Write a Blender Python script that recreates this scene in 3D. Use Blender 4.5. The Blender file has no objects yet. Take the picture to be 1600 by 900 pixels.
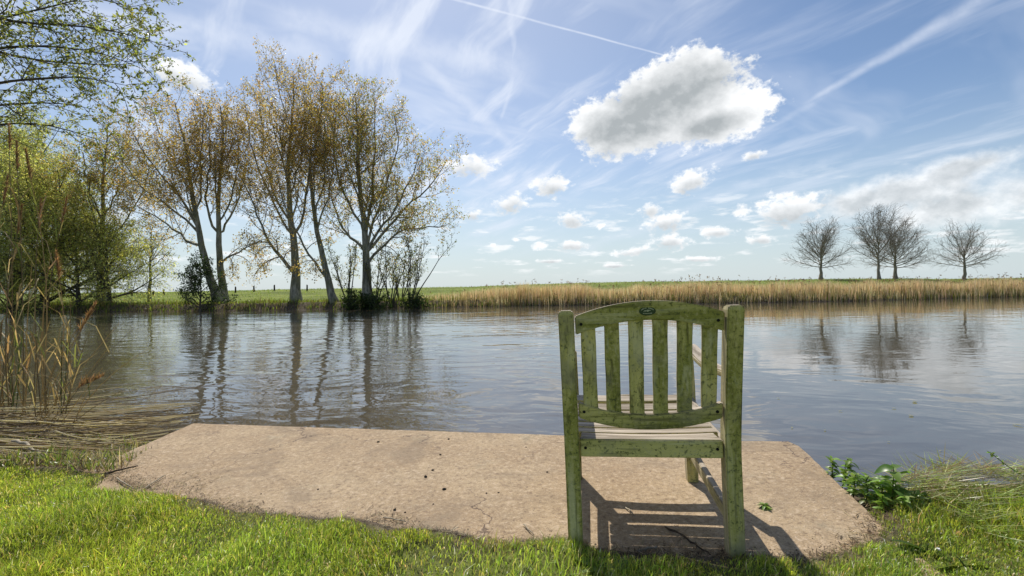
import bpy, bmesh, math, random
import numpy as np
from mathutils import Vector, Matrix

S = bpy.context.scene
COL = S.collection
R = math.radians

# ------------------------------------------------------------------ camera
F, W0, H0 = 716.0, 1600.0, 900.0          # focal length in photo pixels
CAM_Z, ROLL, PITCH = 0.96, R(0.8), math.atan(2.0 / 716.0)
cd = bpy.data.cameras.new('camera')
cd.sensor_width = 36.0
cd.lens = F / W0 * 36.0
cd.clip_start, cd.clip_end = 0.02, 5000.0
cam = bpy.data.objects.new('camera', cd)
COL.objects.link(cam)
cam_rot = Matrix.Rotation(math.pi / 2 - PITCH, 4, 'X') @ Matrix.Rotation(-ROLL, 4, 'Z')
cam.matrix_world = Matrix.Translation((0, 0, CAM_Z)) @ cam_rot
S.camera = cam
CR = np.array(cam_rot.to_3x3())

# ------------------------------------------------------------------ light
SUN_AZ, SUN_EL = R(-15.0), R(51.0)        # measured from +Y towards +X
sun_dir = Vector((math.sin(SUN_AZ) * math.cos(SUN_EL), math.cos(SUN_AZ) * math.cos(SUN_EL), math.sin(SUN_EL)))
sl = bpy.data.lights.new('sun', 'SUN')
sl.energy, sl.angle, sl.color = 3.2, R(0.53), (1.0, 0.94, 0.85)
so = bpy.data.objects.new('sun', sl)
COL.objects.link(so)
so.rotation_euler = sun_dir.to_track_quat('Z', 'Y').to_euler()
so.location = (0, 0, 30)
SKY_STRENGTH = 0.075
S.view_settings.view_transform = 'Standard'
S.view_settings.look = 'None'
S.view_settings.exposure = 0.56
S.view_settings.gamma = 1.0
S.view_settings.use_curve_mapping = False
S.cycles.max_bounces = 6
S.cycles.diffuse_bounces = 3
S.cycles.transparent_max_bounces = 8
S.cycles.use_denoising = True


def pdir(px, py):
    """photo pixel -> world direction"""
    d = CR @ np.array([(px - 800.0) / F, (450.0 - py) / F, -1.0])
    return d / np.linalg.norm(d)


def at_depth(px, py, Y):
    d = pdir(px, py)
    return np.array([0, 0, CAM_Z]) + d * (Y / d[1])


def on_plane(px, py, z):
    d = pdir(px, py)
    return np.array([0, 0, CAM_Z]) + d * ((z - CAM_Z) / d[2])


# ------------------------------------------------------------------ node helpers
class NT:
    def __init__(self, tree):
        self.t = tree
        tree.nodes.clear()

    def n(self, typ, **kw):
        nd = self.t.nodes.new(typ)
        for k, v in kw.items():
            setattr(nd, k, v)
        return nd

    def put(self, sock, v):
        if v is None:
            return
        if hasattr(v, 'is_output') or hasattr(v, 'links'):
            self.t.links.new(v, sock)
        else:
            sock.default_value = v

    def m(self, op, a, b=None, c=None, clamp=False):
        nd = self.n('ShaderNodeMath', operation=op, use_clamp=clamp)
        for i, v in enumerate((a, b, c)):
            self.put(nd.inputs[i], v)
        return nd.outputs[0]

    def v(self, op, a, b=None, scale=None):
        nd = self.n('ShaderNodeVectorMath', operation=op)
        self.put(nd.inputs[0], a)
        self.put(nd.inputs[1], b)
        if scale is not None:
            self.put(nd.inputs['Scale'], scale)
        return nd.outputs['Value'] if op in ('DOT_PRODUCT', 'LENGTH', 'DISTANCE') else nd.outputs[0]

    def sep(self, a):
        nd = self.n('ShaderNodeSeparateXYZ')
        self.put(nd.inputs[0], a)
        return nd.outputs

    def comb(self, x, y, z):
        nd = self.n('ShaderNodeCombineXYZ')
        for i, v in enumerate((x, y, z)):
            self.put(nd.inputs[i], v)
        return nd.outputs[0]

    def noise(self, vec, scale, detail=4, rough=.5, dist=0.0, out='Fac', lac=2.0):
        nd = self.n('ShaderNodeTexNoise')
        self.put(nd.inputs['Vector'], vec)
        nd.inputs['Scale'].default_value = scale
        nd.inputs['Detail'].default_value = detail
        nd.inputs['Roughness'].default_value = rough
        nd.inputs['Distortion'].default_value = dist
        nd.inputs['Lacunarity'].default_value = lac
        return nd.outputs[out]

    def vor(self, vec, scale, out='Distance', feature='F1', rand=1.0):
        nd = self.n('ShaderNodeTexVoronoi', feature=feature)
        self.put(nd.inputs['Vector'], vec)
        nd.inputs['Scale'].default_value = scale
        nd.inputs['Randomness'].default_value = rand
        return nd.outputs[out]

    def mr(self, x, a, b, c=0.0, d=1.0, smooth=True):
        nd = self.n('ShaderNodeMapRange', interpolation_type='SMOOTHSTEP' if smooth else 'LINEAR', clamp=True)
        self.put(nd.inputs[0], x)
        for i, v in enumerate((a, b, c, d)):
            self.put(nd.inputs[i + 1], v)
        return nd.outputs[0]

    def mix(self, f, a, b, mode='MIX'):
        nd = self.n('ShaderNodeMix', data_type='RGBA', blend_type=mode)
        self.put(nd.inputs[0], f)
        for i, v in ((6, a), (7, b)):
            if isinstance(v, tuple) and len(v) == 3:
                v = v + (1.0,)
            self.put(nd.inputs[i], v)
        return nd.outputs[2]

    def bump(self, h, strength, dist, normal=None):
        nd = self.n('ShaderNodeBump')
        self.put(nd.inputs['Height'], h)
        self.put(nd.inputs['Strength'], strength)
        nd.inputs['Distance'].default_value = dist
        self.put(nd.inputs['Normal'], normal)
        return nd.outputs[0]

    def prin(self, col, rough=.6, spec=.5, normal=None, **kw):
        nd = self.n('ShaderNodeBsdfPrincipled')
        if isinstance(col, tuple) and len(col) == 3:
            col = col + (1.0,)
        self.put(nd.inputs['Base Color'], col)
        self.put(nd.inputs['Roughness'], rough)
        self.put(nd.inputs['Specular IOR Level'], spec)
        self.put(nd.inputs['Normal'], normal)
        for k, v in kw.items():
            self.put(nd.inputs[k], v)
        return nd.outputs[0]

    def out(self, sh, world=False):
        nd = self.n('ShaderNodeOutputWorld' if world else 'ShaderNodeOutputMaterial')
        self.t.links.new(sh, nd.inputs['Surface'])


def mat(name):
    m = bpy.data.materials.new(name)
    m.use_nodes = True
    return m, NT(m.node_tree)


# ------------------------------------------------------------------ world: sky with cirrus, contrails and cumulus
def build_world():
    w = bpy.data.worlds.new('World')
    S.world = w
    w.use_nodes = True
    w.cycles.sampling_method = 'MANUAL'
    w.cycles.sample_map_resolution = 512
    n = NT(w.node_tree)
    sky = n.n('ShaderNodeTexSky', sky_type='NISHITA')
    sky.sun_disc = False
    sky.sun_elevation = SUN_EL
    sky.sun_rotation = SUN_AZ
    sky.altitude = 0
    sky.air_density = 1.0
    sky.dust_density = 0.5
    sky.ozone_density = 3.0
    D = n.n('ShaderNodeTexCoord').outputs['Generated']
    dx, dy, dz = n.sep(D)[:3]

    # shared noises on the direction sphere
    fb_vec = n.comb(dx, dy, n.m('MULTIPLY', dz, 1.35))
    fb = n.noise(fb_vec, 17.0, 7, .60)
    fine = n.noise(fb_vec, 50.0, 4, .62)
    L = Vector(sun_dir)
    fb_sh = n.noise(n.v('ADD', fb_vec, tuple(Vector((L.x * .02, L.y * .01, L.z * .02)))), 17.0, 5, .58)
    low = n.noise(fb_vec, 7.0, 3, .5)
    warp = n.m('ADD', n.m('MULTIPLY', n.m('SUBTRACT', fb, .5), 1.9), n.m('MULTIPLY', n.m('SUBTRACT', fine, .5), .7))

    def puff(cx, cy, a, b, rot=0.0):
        """1 at the middle of an ellipse of the sky, 0 at its rim, negative outside"""
        c = Vector(pdir(cx, cy))
        rt = Vector((c.y, -c.x, 0)).normalized()
        up = rt.cross(c).normalized()
        k = 1.0 / (F / math.cos(math.atan(math.hypot(cx - 800, cy - 450) / F)))
        r2 = rt * math.cos(rot) + up * math.sin(rot)
        u2 = -rt * math.sin(rot) + up * math.cos(rot)
        M = Matrix((r2, u2, r2.cross(u2))).transposed()
        mp = n.n('ShaderNodeMapping', vector_type='TEXTURE')
        n.put(mp.inputs['Vector'], D)
        mp.inputs['Location'].default_value = c
        mp.inputs['Rotation'].default_value = M.to_euler()
        mp.inputs['Scale'].default_value = (a * k, b * k, .5)
        return n.v('LENGTH', mp.outputs[0])

    def union(lst, sm=0.0, dy=0.0, sc=1.0):
        e = None
        for p in lst:
            p = (p[0], p[1] + dy * p[3], p[2] * sc, p[3] * sc) + tuple(p[4:])
            q = puff(*p)
            e = q if e is None else (n.m('SMOOTH_MIN', e, q, sm) if sm else n.m('MINIMUM', e, q))
        return n.m('SUBTRACT', 1.0, e)

    big = union([(1005, 186, 112, 60, .16), (1085, 158, 108, 74, .26), (1136, 172, 86, 54, .2), (1018, 138, 84, 48, .45),
                 (940, 190, 60, 54, .1), (1092, 108, 66, 44, .0)], .30, 0.12, .91)
    big_core = union([(1030, 164, 118, 46, .32), (985, 200, 78, 34, .1), (1108, 198, 50, 22, .2)], .4)
    SM = [(735, 258, 46, 22), (738, 336, 24, 10), (800, 318, 36, 17, .2), (860, 290, 38, 18, .1),
          (895, 343, 32, 14), (936, 353, 11, 7), (1078, 282, 36, 21, .3), (1176, 243, 22, 10, .3),
          (1042, 346, 36, 17), (1018, 328, 24, 12), (1046, 377, 34, 15), (992, 393, 44, 8, .08), (892, 383, 34, 9),
          (845, 384, 14, 8), (771, 383, 11, 5), (807, 374, 8, 5), (1158, 330, 17, 11), (1118, 362, 30, 9),
          (1232, 326, 56, 28, .05), (278, 118, 62, 26), (1190, 374, 24, 8),
          (858, 408, 24, 4), (1090, 405, 40, 5), (960, 415, 26, 4)]
    small = union(SM)
    small_core = union([p for p in SM if p[2] > 20], 0, .55, .95)
    mass = union([(1345, 318, 66, 32, .1), (1425, 298, 120, 40, .18), (1510, 262, 100, 24, .2), (1490, 322, 130, 40, .05),
                  (1640, 300, 120, 46)], .3)
    # the same low cumulus goes on round the rest of the horizon
    el_n = n.noise(n.comb(dx, dy, n.m('MULTIPLY', dz, 3.4)), 9.0, 3, .55)
    behind = n.mr(dy, .45, .15)
    ring = n.m('MULTIPLY', n.m('MULTIPLY', n.mr(dz, .02, .12), n.mr(dz, .6, .3)), behind)
    ringd = n.m('MULTIPLY_ADD', n.m('SUBTRACT', el_n, .58), 7.0, n.m('MULTIPLY', n.m('SUBTRACT', ring, 1.0), 6.0))

    d_big = n.m('ADD', n.m('MULTIPLY', big, 1.7), n.m('ADD', warp, n.m('MULTIPLY', n.m('SUBTRACT', fine, .5), 1.3)))
    d_small = n.m('ADD', n.m('MULTIPLY_ADD', small, 1.25, .05), n.m('ADD', n.m('MULTIPLY', n.m('SUBTRACT', fb, .5), 1.5), n.m('MULTIPLY', n.m('SUBTRACT', fine, .5), 2.9)))
    d_mass = n.m('ADD', n.m('MULTIPLY', mass, 1.3), n.m('MULTIPLY', warp, .95))
    a_cum = n.m('MAXIMUM', n.mr(n.m('MAXIMUM', d_big, ringd), -.06, .55),
                n.m('MAXIMUM', n.mr(d_small, .0, .85, 0, .95), n.mr(d_mass, -.10, 1.0, 0, .82)))
    # thin broken cloud low over the horizon, all round
    hz_n = n.noise(n.comb(dx, dy, n.m('MULTIPLY', dz, 5.0)), 13.0, 5, .6)
    a_low = n.m('MULTIPLY', n.m('MULTIPLY', n.mr(dz, .012, .05), n.mr(dz, .24, .10)), n.mr(hz_n, .52, .70, 0, .75))
    a_cum = n.m('MAXIMUM', a_cum, a_low)
    # thick parts are grey, thin rims let the sun through
    relief0 = n.m('SUBTRACT', fb_sh, fb)
    lowd = n.m('MULTIPLY', n.m('SUBTRACT', low, .5), 1.0)
    fbd = n.m('MULTIPLY', n.m('SUBTRACT', fb, .5), .30)
    core = n.mr(n.m('ADD', big_core, n.m('ADD', lowd, fbd)), -.65, .80)
    core_s = n.m('MULTIPLY', n.mr(n.m('ADD', n.m('MAXIMUM', small_core, n.m('MULTIPLY', ringd, .5)), fbd), -.1, .9), .62)
    core_m = n.m('MULTIPLY', n.mr(n.m('ADD', d_mass, n.m('MULTIPLY', relief0, 2.0)), .05, 1.3), .55)
    relief = n.m('MULTIPLY', relief0, 1.25)
    g = n.m('ADD', n.m('MAXIMUM', core, n.m('MAXIMUM', core_s, core_m)), relief, clamp=True)
    K = 1.0 / SKY_STRENGTH
    cum_col = n.mix(g, (.73 * K, .74 * K, .75 * K), (.30 * K, .325 * K, .34 * K))

    # high cirrus on a plane above, stretched along one wind direction, plus contrails along great circles
    inv = n.m('DIVIDE', 1.0, n.m('ADD', n.m('MAXIMUM', dz, 0.0), .16))
    px_, py_ = n.m('MULTIPLY', dx, inv), n.m('MULTIPLY', dy, inv)
    P = n.comb(px_, py_, 0.0)
    wv = n.v('SCALE', n.v('SUBTRACT', n.noise(P, 1.3, 2, .5, out='Color'), (.5, .5, .5)), scale=.32)
    P = n.v('ADD', P, wv)
    s = n.sep(P)
    ca, sa = math.cos(R(33)), math.sin(R(33))
    U = n.m('ADD', n.m('MULTIPLY', s[0], ca), n.m('MULTIPLY', s[1], sa))
    V = n.m('SUBTRACT', n.m('MULTIPLY', s[1], ca), n.m('MULTIPLY', s[0], sa))
    c1 = n.noise(n.comb(n.m('MULTIPLY', U, 3.2), n.m('MULTIPLY', V, .75), 0.0), 1.5, 5, .58)
    c2 = n.noise(n.comb(n.m('MULTIPLY', U, .9), n.m('MULTIPLY', V, 2.6), 3.0), 1.2, 4, .55)
    cov = n.noise(n.comb(px_, py_, 7.0), .9, 2, .5)
    cir = n.m('MAXIMUM', n.mr(c1, .46, .80), n.m('MULTIPLY', n.mr(c2, .50, .82), .8))
    # denser veil in the direction of the sun's side of the sky
    veil = n.mr(n.v('DOT_PRODUCT', D, tuple(Vector(pdir(600, 60)))), .70, 1.0)
    cir = n.m('MULTIPLY', cir, n.m('ADD', n.mr(cov, .35, .65, .22, .60), n.m('MULTIPLY', veil, .70)))
    cir = n.m('ADD', cir, n.m('MULTIPLY', veil, .20))
    cir = n.m('MULTIPLY', cir, n.mr(dz, .02, .25))

    wob = n.m('MULTIPLY', n.m('SUBTRACT', n.noise(D, 14.0, 3, .6), .5), 1.0)

    tx0 = n.noise(D, 30.0, 3, .6)

    def trail(p0, p1, wpx0, wpx1, op, wobble, seed, soft=1.0):
        a, b = Vector(pdir(*p0)), Vector(pdir(*p1))
        nn = a.cross(b).normalized()
        t = (b - a)
        tl = t.length
        along = n.m('DIVIDE', n.m('SUBTRACT', n.v('DOT_PRODUCT', D, tuple(t / tl)), a.dot(t / tl)), tl)
        dist = n.m('ABSOLUTE', n.m('ADD', n.v('DOT_PRODUCT', D, tuple(nn)), n.m('MULTIPLY', wob, wobble)))
        wid = n.m('MULTIPLY_ADD', along, (wpx1 - wpx0) / F, wpx0 / F)
        prof = n.m('SUBTRACT', 1.0, n.m('DIVIDE', dist, n.m('MAXIMUM', wid, .0005)), clamp=True)
        prof = n.mr(prof, 0, soft)
        ends = n.m('MULTIPLY', n.mr(along, -.06, .10), n.mr(along, 1.08, .88))
        tx = tx0
        return n.m('MULTIPLY', n.m('MULTIPLY', prof, ends), n.m('MULTIPLY', n.mr(tx, .2, .65, .45, 1.0), op))

    trails = [trail((690, -6), (1052, 90), 2.6, 1.6, .62, .0025, 0),
              trail((1262, 160), (1560, -18), 5, 13, .42, .012, 2),
              trail((1100, 262), (1290, 150), 10, 5, .20, .012, 3),
              trail((655, 92), (800, 226), 16, 12, .42, .018, 4),
              trail((430, 30), (830, 112), 26, 40, .46, .05, 5),
              trail((794, -10), (806, 118), 6, 5, .34, .03, 6),
              trail((806, 110), (782, 186), 5, 5, .32, .02, 7),
              trail((880, 400), (1330, 236), 16, 9, .22, .04, 8),
              trail((250, 30), (520, 96), 20, 30, .46, .05, 9)]
    tr = trails[0]
    for q in trails[1:]:
        tr = n.m('MAXIMUM', tr, q)
    a_cir = n.m('MINIMUM', n.m('SUBTRACT', 1.0, n.m('MULTIPLY', n.m('SUBTRACT', 1.0, n.m('MINIMUM', cir, .8)), n.m('SUBTRACT', 1.0, tr))), .88)
    # low haze layer towards the horizon
    a_hz = n.m('MULTIPLY', n.mr(dz, .34, -.03), .85)
    base = n.mix(a_hz, sky.outputs[0], (.43 * K, .50 * K, .535 * K))
    base = n.mix(a_cir, base, (.58 * K, .62 * K, .70 * K))
    fin = n.mix(a_cum, base, cum_col)
    bg = n.n('ShaderNodeBackground')
    n.put(bg.inputs[0], fin)
    bg.inputs[1].default_value = SKY_STRENGTH
    n.out(bg.outputs[0], True)


build_world()

# ------------------------------------------------------------------ materials
def leaf_mat(name, trans=.42, rough=.5, spec=.35):
    m, n = mat(name)
    at = n.n('ShaderNodeAttribute', attribute_name='col')
    c = at.outputs['Color']
    pr = n.prin(c, rough, spec)
    tr = n.n('ShaderNodeBsdfTranslucent')
    n.put(tr.inputs[0], n.mix(1.0, c, (1.25, 1.25, .8), 'MULTIPLY'))
    mx = n.n('ShaderNodeMixShader')
    mx.inputs[0].default_value = trans
    n.put(mx.inputs[1], pr)
    n.put(mx.inputs[2], tr.outputs[0])
    n.out(mx.outputs[0])
    return m


def bark_mat(name, c1, c2, moss=(.05, .07, .025), moss_amt=.5, sc=9.0):
    m, n = mat(name)
    g = n.n('ShaderNodeTexCoord').outputs['Object']
    s = n.sep(g)
    v = n.comb(s[0], s[1], n.m('MULTIPLY', s[2], .22))
    a = n.noise(v, sc, 6, .65, .4)
    b = n.noise(g, 1.6, 4, .6)
    c = n.mix(n.mr(a, .35, .65), c1, c2)
    c = n.mix(n.m('MULTIPLY', n.mr(b, .42, .62), moss_amt), c, moss)
    n.out(n.prin(c, .9, .2, n.bump(a, .9, .05)))
    return m


M_LEAF = leaf_mat('leaf', .66, .36, .5)
M_GRASS = leaf_mat('grass_blade', .5, .36, .6)
M_REED = leaf_mat('reed_straw', .5, .6, .3)
M_BARK = bark_mat('poplar_bark', (.13, .128, .105), (.38, .36, .28), (.17, .175, .075), .55, 7)
M_BARK2 = bark_mat('dark_bark', (.05, .043, .034), (.14, .12, .092), (.085, .09, .045), .35, 10)
M_BARK3 = bark_mat('grey_twig_bark', (.19, .165, .14), (.34, .30, .25), (.22, .20, .13), .3, 8)


def make_concrete():
    m, n = mat('concrete')
    g = n.n('ShaderNodeTexCoord').outputs['Object']
    big = n.noise(g, 1.6, 5, .6)
    mid = n.noise(g, 11.0, 6, .65)
    fine = n.noise(g, 95.0, 4, .7)
    vo = n.vor(g, 230.0, 'Color')
    vs = n.sep(vo)[0]
    c = n.mix(n.mr(big, .32, .70), (.390, .280, .168), (.485, .368, .230))
    c = n.mix(n.m('MULTIPLY', n.mr(mid, .35, .72), .55), c, (.32, .240, .155))
    c = n.mix(n.m('MULTIPLY', n.mr(vs, .84, .98), .45), c, (.60, .49, .36))
    c = n.mix(n.m('MULTIPLY', n.mr(vs, .16, .03), .5), c, (.17, .125, .09))
    c = n.mix(n.m('MULTIPLY', n.mr(fine, .5, .75), .4), c, (.24, .18, .125))
    blot = n.noise(g, 42.0, 4, .7)
    c = n.mix(n.m('MULTIPLY', n.mr(blot, .52, .68), .65), c, (.62, .49, .35))
    c = n.mix(n.m('MULTIPLY', n.mr(blot, .47, .33), .75), c, (.21, .15, .10))
    pit = n.vor(g, 48.0, 'Distance')
    c = n.mix(n.m('MULTIPLY', n.mr(pit, .16, .08), n.mr(n.noise(g, 7.0, 2), .50, .60)), c, (.12, .09, .065))
    stain = n.noise(g, 1.1, 6, .7, 1.0)
    c = n.mix(n.m('MULTIPLY', n.mr(stain, .50, .64), .52), c, (.23, .175, .12))
    grn = n.noise(g, 2.7, 5, .7, .5)
    c = n.mix(n.m('MULTIPLY', n.mr(grn, .56, .72), .28), c, (.30, .29, .21))
    crk = n.vor(n.v('ADD', g, n.v('SCALE', n.noise(g, 3, 5, .6, out='Color'), scale=.5)), 1.1, 'Distance', 'DISTANCE_TO_EDGE')
    c = n.mix(n.m('MULTIPLY', n.mr(crk, .008, .001), n.mr(n.noise(g, .9, 2), .46, .58)), c, (.14, .10, .075))
    h = n.m('ADD', n.m('MULTIPLY', fine, .6), n.m('ADD', n.m('MULTIPLY', mid, .9), n.m('MULTIPLY', vs, .35)))
    n.out(n.prin(c, .92, .25, n.bump(n.m('ADD', h, n.m('MULTIPLY', blot, 1.2)), .6, .008)))
    return m


def make_wood(algae=1.0):
    m, n = mat('weathered_teak')
    tc = n.n('ShaderNodeTexCoord')
    g = tc.outputs['Object']
    nl = n.sep(tc.outputs['Normal'])
    at = n.n('ShaderNodeAttribute', attribute_name='grain').outputs['Vector']
    gv = at
    g1 = n.noise(gv, 26.0, 6, .65, .3)
    g2 = n.noise(gv, 90.0, 3, .6)
    big = n.noise(gv, 9.0, 6, .68, .4)
    sp = n.noise(g, 75.0, 5, .72)
    silver = n.mix(n.mr(g1, .36, .64), (.20, .165, .12), (.52, .45, .36))
    silver = n.mix(n.m('MULTIPLY', n.mr(g2, .52, .7), .5), silver, (.17, .13, .09))
    green = n.mix(n.mr(big, .36, .64), (.30, .295, .060), (.66, .59, .20))
    green = n.mix(n.m('MULTIPLY', n.mr(sp, .52, .66), .8), green, (.56, .50, .22))
    green = n.mix(n.m('MULTIPLY', n.mr(sp, .47, .36), .8), green, (.06, .08, .018))
    green = n.mix(n.m('MULTIPLY', n.mr(g1, .45, .33), .7), green, (.085, .080, .025))
    green = n.mix(n.m('MULTIPLY', n.mr(g1, .52, .66), .55), green, (.66, .62, .36))
    green = n.mix(n.m('MULTIPLY', n.mr(g2, .56, .70), .55), green, (.09, .095, .03))
    gry = n.noise(g, 5.0, 4, .6)
    green = n.mix(n.m('MULTIPLY', n.mr(gry, .52, .70), .6), green, (.27, .25, .17))
    # algae lives on the faces turned to the north (local -y) and on the sides; sun side and tops are bleached
    am = n.m('MAXIMUM', n.mr(nl[1], -.10, -.55), n.m('MULTIPLY', n.mr(n.m('ABSOLUTE', nl[0]), .5, .9), .42))
    am = n.m('MULTIPLY', am, n.mr(nl[2], .60, .25))
    am = n.m('MAXIMUM', am, n.mr(nl[2], -.5, -.8))
    am = n.m('ADD', am, n.m('MULTIPLY', n.m('SUBTRACT', sp, .5), .5), clamp=True)
    c = n.mix(am, silver, green)
    h = n.m('ADD', g1, n.m('MULTIPLY', g2, .5))
    n.out(n.prin(c, .85, .25, n.bump(h, .7, .003)))
    return m


def plain(name, col, rough=.8, var=.4, sc=12.0, spec=.3):
    m, n = mat(name)
    g = n.n('ShaderNodeTexCoord').outputs['Object']
    a = n.noise(g, sc, 5, .6)
    dk = tuple(x * (1 - var) for x in col)
    n.out(n.prin(n.mix(n.mr(a, .3, .7), dk, col), rough, spec, n.bump(a, .5, .004)))
    return m


def make_ground():
    m, n = mat('ground_soil')
    g = n.n('ShaderNodeNewGeometry').outputs['Position']
    at = n.sep(n.n('ShaderNodeAttribute', attribute_name='zone').outputs['Vector'])
    a = n.noise(g, 2.2, 6, .65)
    b = n.noise(g, 26.0, 5, .65)
    lawn = n.mix(n.mr(b, .35, .65), (.075, .080, .024), (.15, .17, .045))
    soil = n.mix(n.mr(b, .3, .7), (.055, .042, .030), (.17, .130, .092))
    s2 = n.sep(g)
    st = n.noise(n.comb(n.m('MULTIPLY', s2[0], .35), s2[1], 0.0), .55, 6, .6)
    fine = n.noise(g, 5.0, 5, .7)
    field = n.mix(n.mr(st, .35, .65), (.12, .155, .028), (.23, .27, .055))
    field = n.mix(n.m('MULTIPLY', n.mr(fine, .45, .7), .55), field, (.06, .095, .016))
    c = n.mix(at[0], lawn, soil)
    c = n.mix(at[1], c, field)
    n.out(n.prin(c, .95, .2, n.bump(n.m('ADD', a, b), .6, .03)))
    return m


def make_water():
    m, n = mat('river_water')
    g = n.n('ShaderNodeNewGeometry').outputs['Position']
    s = n.sep(g)
    wp = n.v('SCALE', n.v('SUBTRACT', n.noise(g, .35, 3, .5, out='Color'), (.5, .5, .5)), scale=1.6)
    q = n.sep(n.v('ADD', g, wp))
    v1 = n.comb(n.m('MULTIPLY', q[0], .42), q[1], 0.0)
    v2 = n.comb(n.m('MULTIPLY', q[0], .55), n.m('ADD', q[1], n.m('MULTIPLY', q[0], .12)), 4.0)
    h1 = n.noise(v1, 2.5, 1.5, .45, .25)
    h2 = n.noise(v2, 5.6, 1.5, .45, .3)
    h3 = n.noise(v2, 13.0, 2, .5)
    patch = n.noise(n.comb(n.m('MULTIPLY', s[0], .16), n.m('MULTIPLY', s[1], .40), 0.0), 1.0, 3, .5)
    # the wind reaches the open stretch in front of the trees, the reach towards +x lies in the lee
    lee = n.mr(n.m('SUBTRACT', s[0], n.m('MULTIPLY', s[1], .12)), 3.5, -1.5, .38, 1.0)
    amp = n.m('MULTIPLY', n.mr(patch, .30, .66, .45, 1.15), lee)
    far = n.mr(s[1], 4.0, 24.0, .8, 1.0)
    hh = n.m('ADD', n.m('MULTIPLY', h1, 1.0), n.m('ADD', n.m('MULTIPLY', h2, .40), n.m('MULTIPLY', n.m('MULTIPLY', h3, .035), amp)))
    nrm = n.bump(n.m('MULTIPLY', n.m('MULTIPLY', hh, amp), far), 1.0, .024)
    murk = n.mix(n.mr(n.noise(g, .5, 4, .6), .35, .7), (.082, .070, .050), (.112, .094, .066))
    n.out(n.prin(murk, .02, .5, nrm, IOR=2.0))
    return m


M_CONC, M_WOOD, M_GROUND, M_WATER = make_concrete(), make_wood(), make_ground(), make_water()
M_HOLE = plain('dowel_black', (.018, .018, .012), .9)
M_PLATE = plain('plate_green_black', (.055, .085, .028), .7)
M_MARK = plain('mark_pale_green', (.50, .52, .30), .7, .5, 200)
M_STICK = plain('pale_driftwood', (.42, .36, .26), .85, .6, 20)
M_TWIG = plain('brown_twig', (.10, .070, .045), .9, .5, 30)
M_CLOD = plain('dark_clod', (.022, .018, .012), .95, .5, 60)
M_POST = plain('fence_wood', (.060, .052, .042), .9, .5, 8)
M_PETAL = plain('white_petal', (.75, .75, .68), .6, .15, 40)

# ------------------------------------------------------------------ mesh helpers
def link(name, me, parent=None):
    o = bpy.data.objects.new(name, me)
    COL.objects.link(o)
    if parent is not None:
        o.parent = parent
    return o


def tag(o, label=None, cat=None, group=None, kind=None):
    if label:
        o['label'] = label
    if cat:
        o['category'] = cat
    if group:
        o['group'] = group
    if kind:
        o['kind'] = kind
    return o


def thing(name, loc, label, cat, group=None):
    e = link(name, None)
    e.empty_display_size = .2
    e.location = loc
    return tag(e, label, cat, group)


def mesh(name, V, faces, mats, col=None, smooth=False, fmat=None, origin=None, attr='col'):
    """faces: list of int arrays (n,3) or (n,4)"""
    V = np.asarray(V, dtype=np.float64)
    if origin is not None:
        V = V - np.asarray(origin)
    me = bpy.data.meshes.new(name)
    faces = [np.asarray(f, dtype=np.int32) for f in faces if len(f)]
    me.vertices.add(len(V))
    me.vertices.foreach_set('co', V.astype(np.float32).ravel())
    loops = np.concatenate([f.ravel() for f in faces])
    tot = np.concatenate([np.full(len(f), f.shape[1], np.int32) for f in faces])
    st = np.concatenate([[0], np.cumsum(tot)[:-1]]).astype(np.int32)
    me.loops.add(len(loops))
    me.loops.foreach_set('vertex_index', loops)
    me.polygons.add(len(tot))
    me.polygons.foreach_set('loop_start', st)
    me.polygons.foreach_set('loop_total', tot)
    if smooth:
        me.polygons.foreach_set('use_smooth', np.ones(len(tot), bool))
    if fmat is not None:
        me.polygons.foreach_set('material_index', np.asarray(fmat, np.int32))
    for m in (mats if isinstance(mats, (list, tuple)) else [mats]):
        me.materials.append(m)
    if col is not None:
        col = np.asarray(col, np.float32)
        if attr == 'col':
            a = me.attributes.new('col', 'FLOAT_COLOR', 'POINT')
            c4 = np.ones((len(V), 4), np.float32)
            c4[:, :3] = col
            a.data.foreach_set('color', c4.ravel())
        else:
            a = me.attributes.new(attr, 'FLOAT_VECTOR', 'POINT')
            a.data.foreach_set('vector', col.ravel())
    me.update(calc_edges=True)
    me.validate()
    return me


def tubes(paths, sides=6):
    """paths: list of (points (n,3), radii (n,)) -> verts, quads"""
    ang = np.arange(sides) * 2 * np.pi / sides
    ca, sa = np.cos(ang), np.sin(ang)
    i0 = np.arange(sides)
    i1 = (i0 + 1) % sides
    by = {}
    for P, r in paths:
        by.setdefault(len(P), []).append((P, r))
    Vs, Qs, off = [], [], 0
    for m, grp in by.items():
        P = np.stack([np.asarray(g[0], float) for g in grp])
        r = np.stack([np.asarray(g[1], float) for g in grp])
        N = len(P)
        T = np.gradient(P, axis=1)
        T /= np.linalg.norm(T, axis=2)[..., None] + 1e-9
        ref = np.eye(3)[np.argmin(np.abs(T.mean(1)), axis=1)][:, None, :]
        A = np.cross(T, np.broadcast_to(ref, T.shape))
        A /= np.linalg.norm(A, axis=2)[..., None] + 1e-9
        B = np.cross(T, A)
        V = P[:, :, None, :] + r[:, :, None, None] * (A[:, :, None, :] * ca[:, None] + B[:, :, None, :] * sa[:, None])
        Vs.append(V.reshape(-1, 3))
        k = ((np.arange(N) * m)[:, None] + np.arange(m - 1)[None]).reshape(-1, 1) * sides + off
        Qs.append(np.stack([k + i0, k + i1, k + sides + i1, k + sides + i0], -1).reshape(-1, 4))
        off += N * m * sides
    return np.concatenate(Vs), np.concatenate(Qs)


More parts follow.
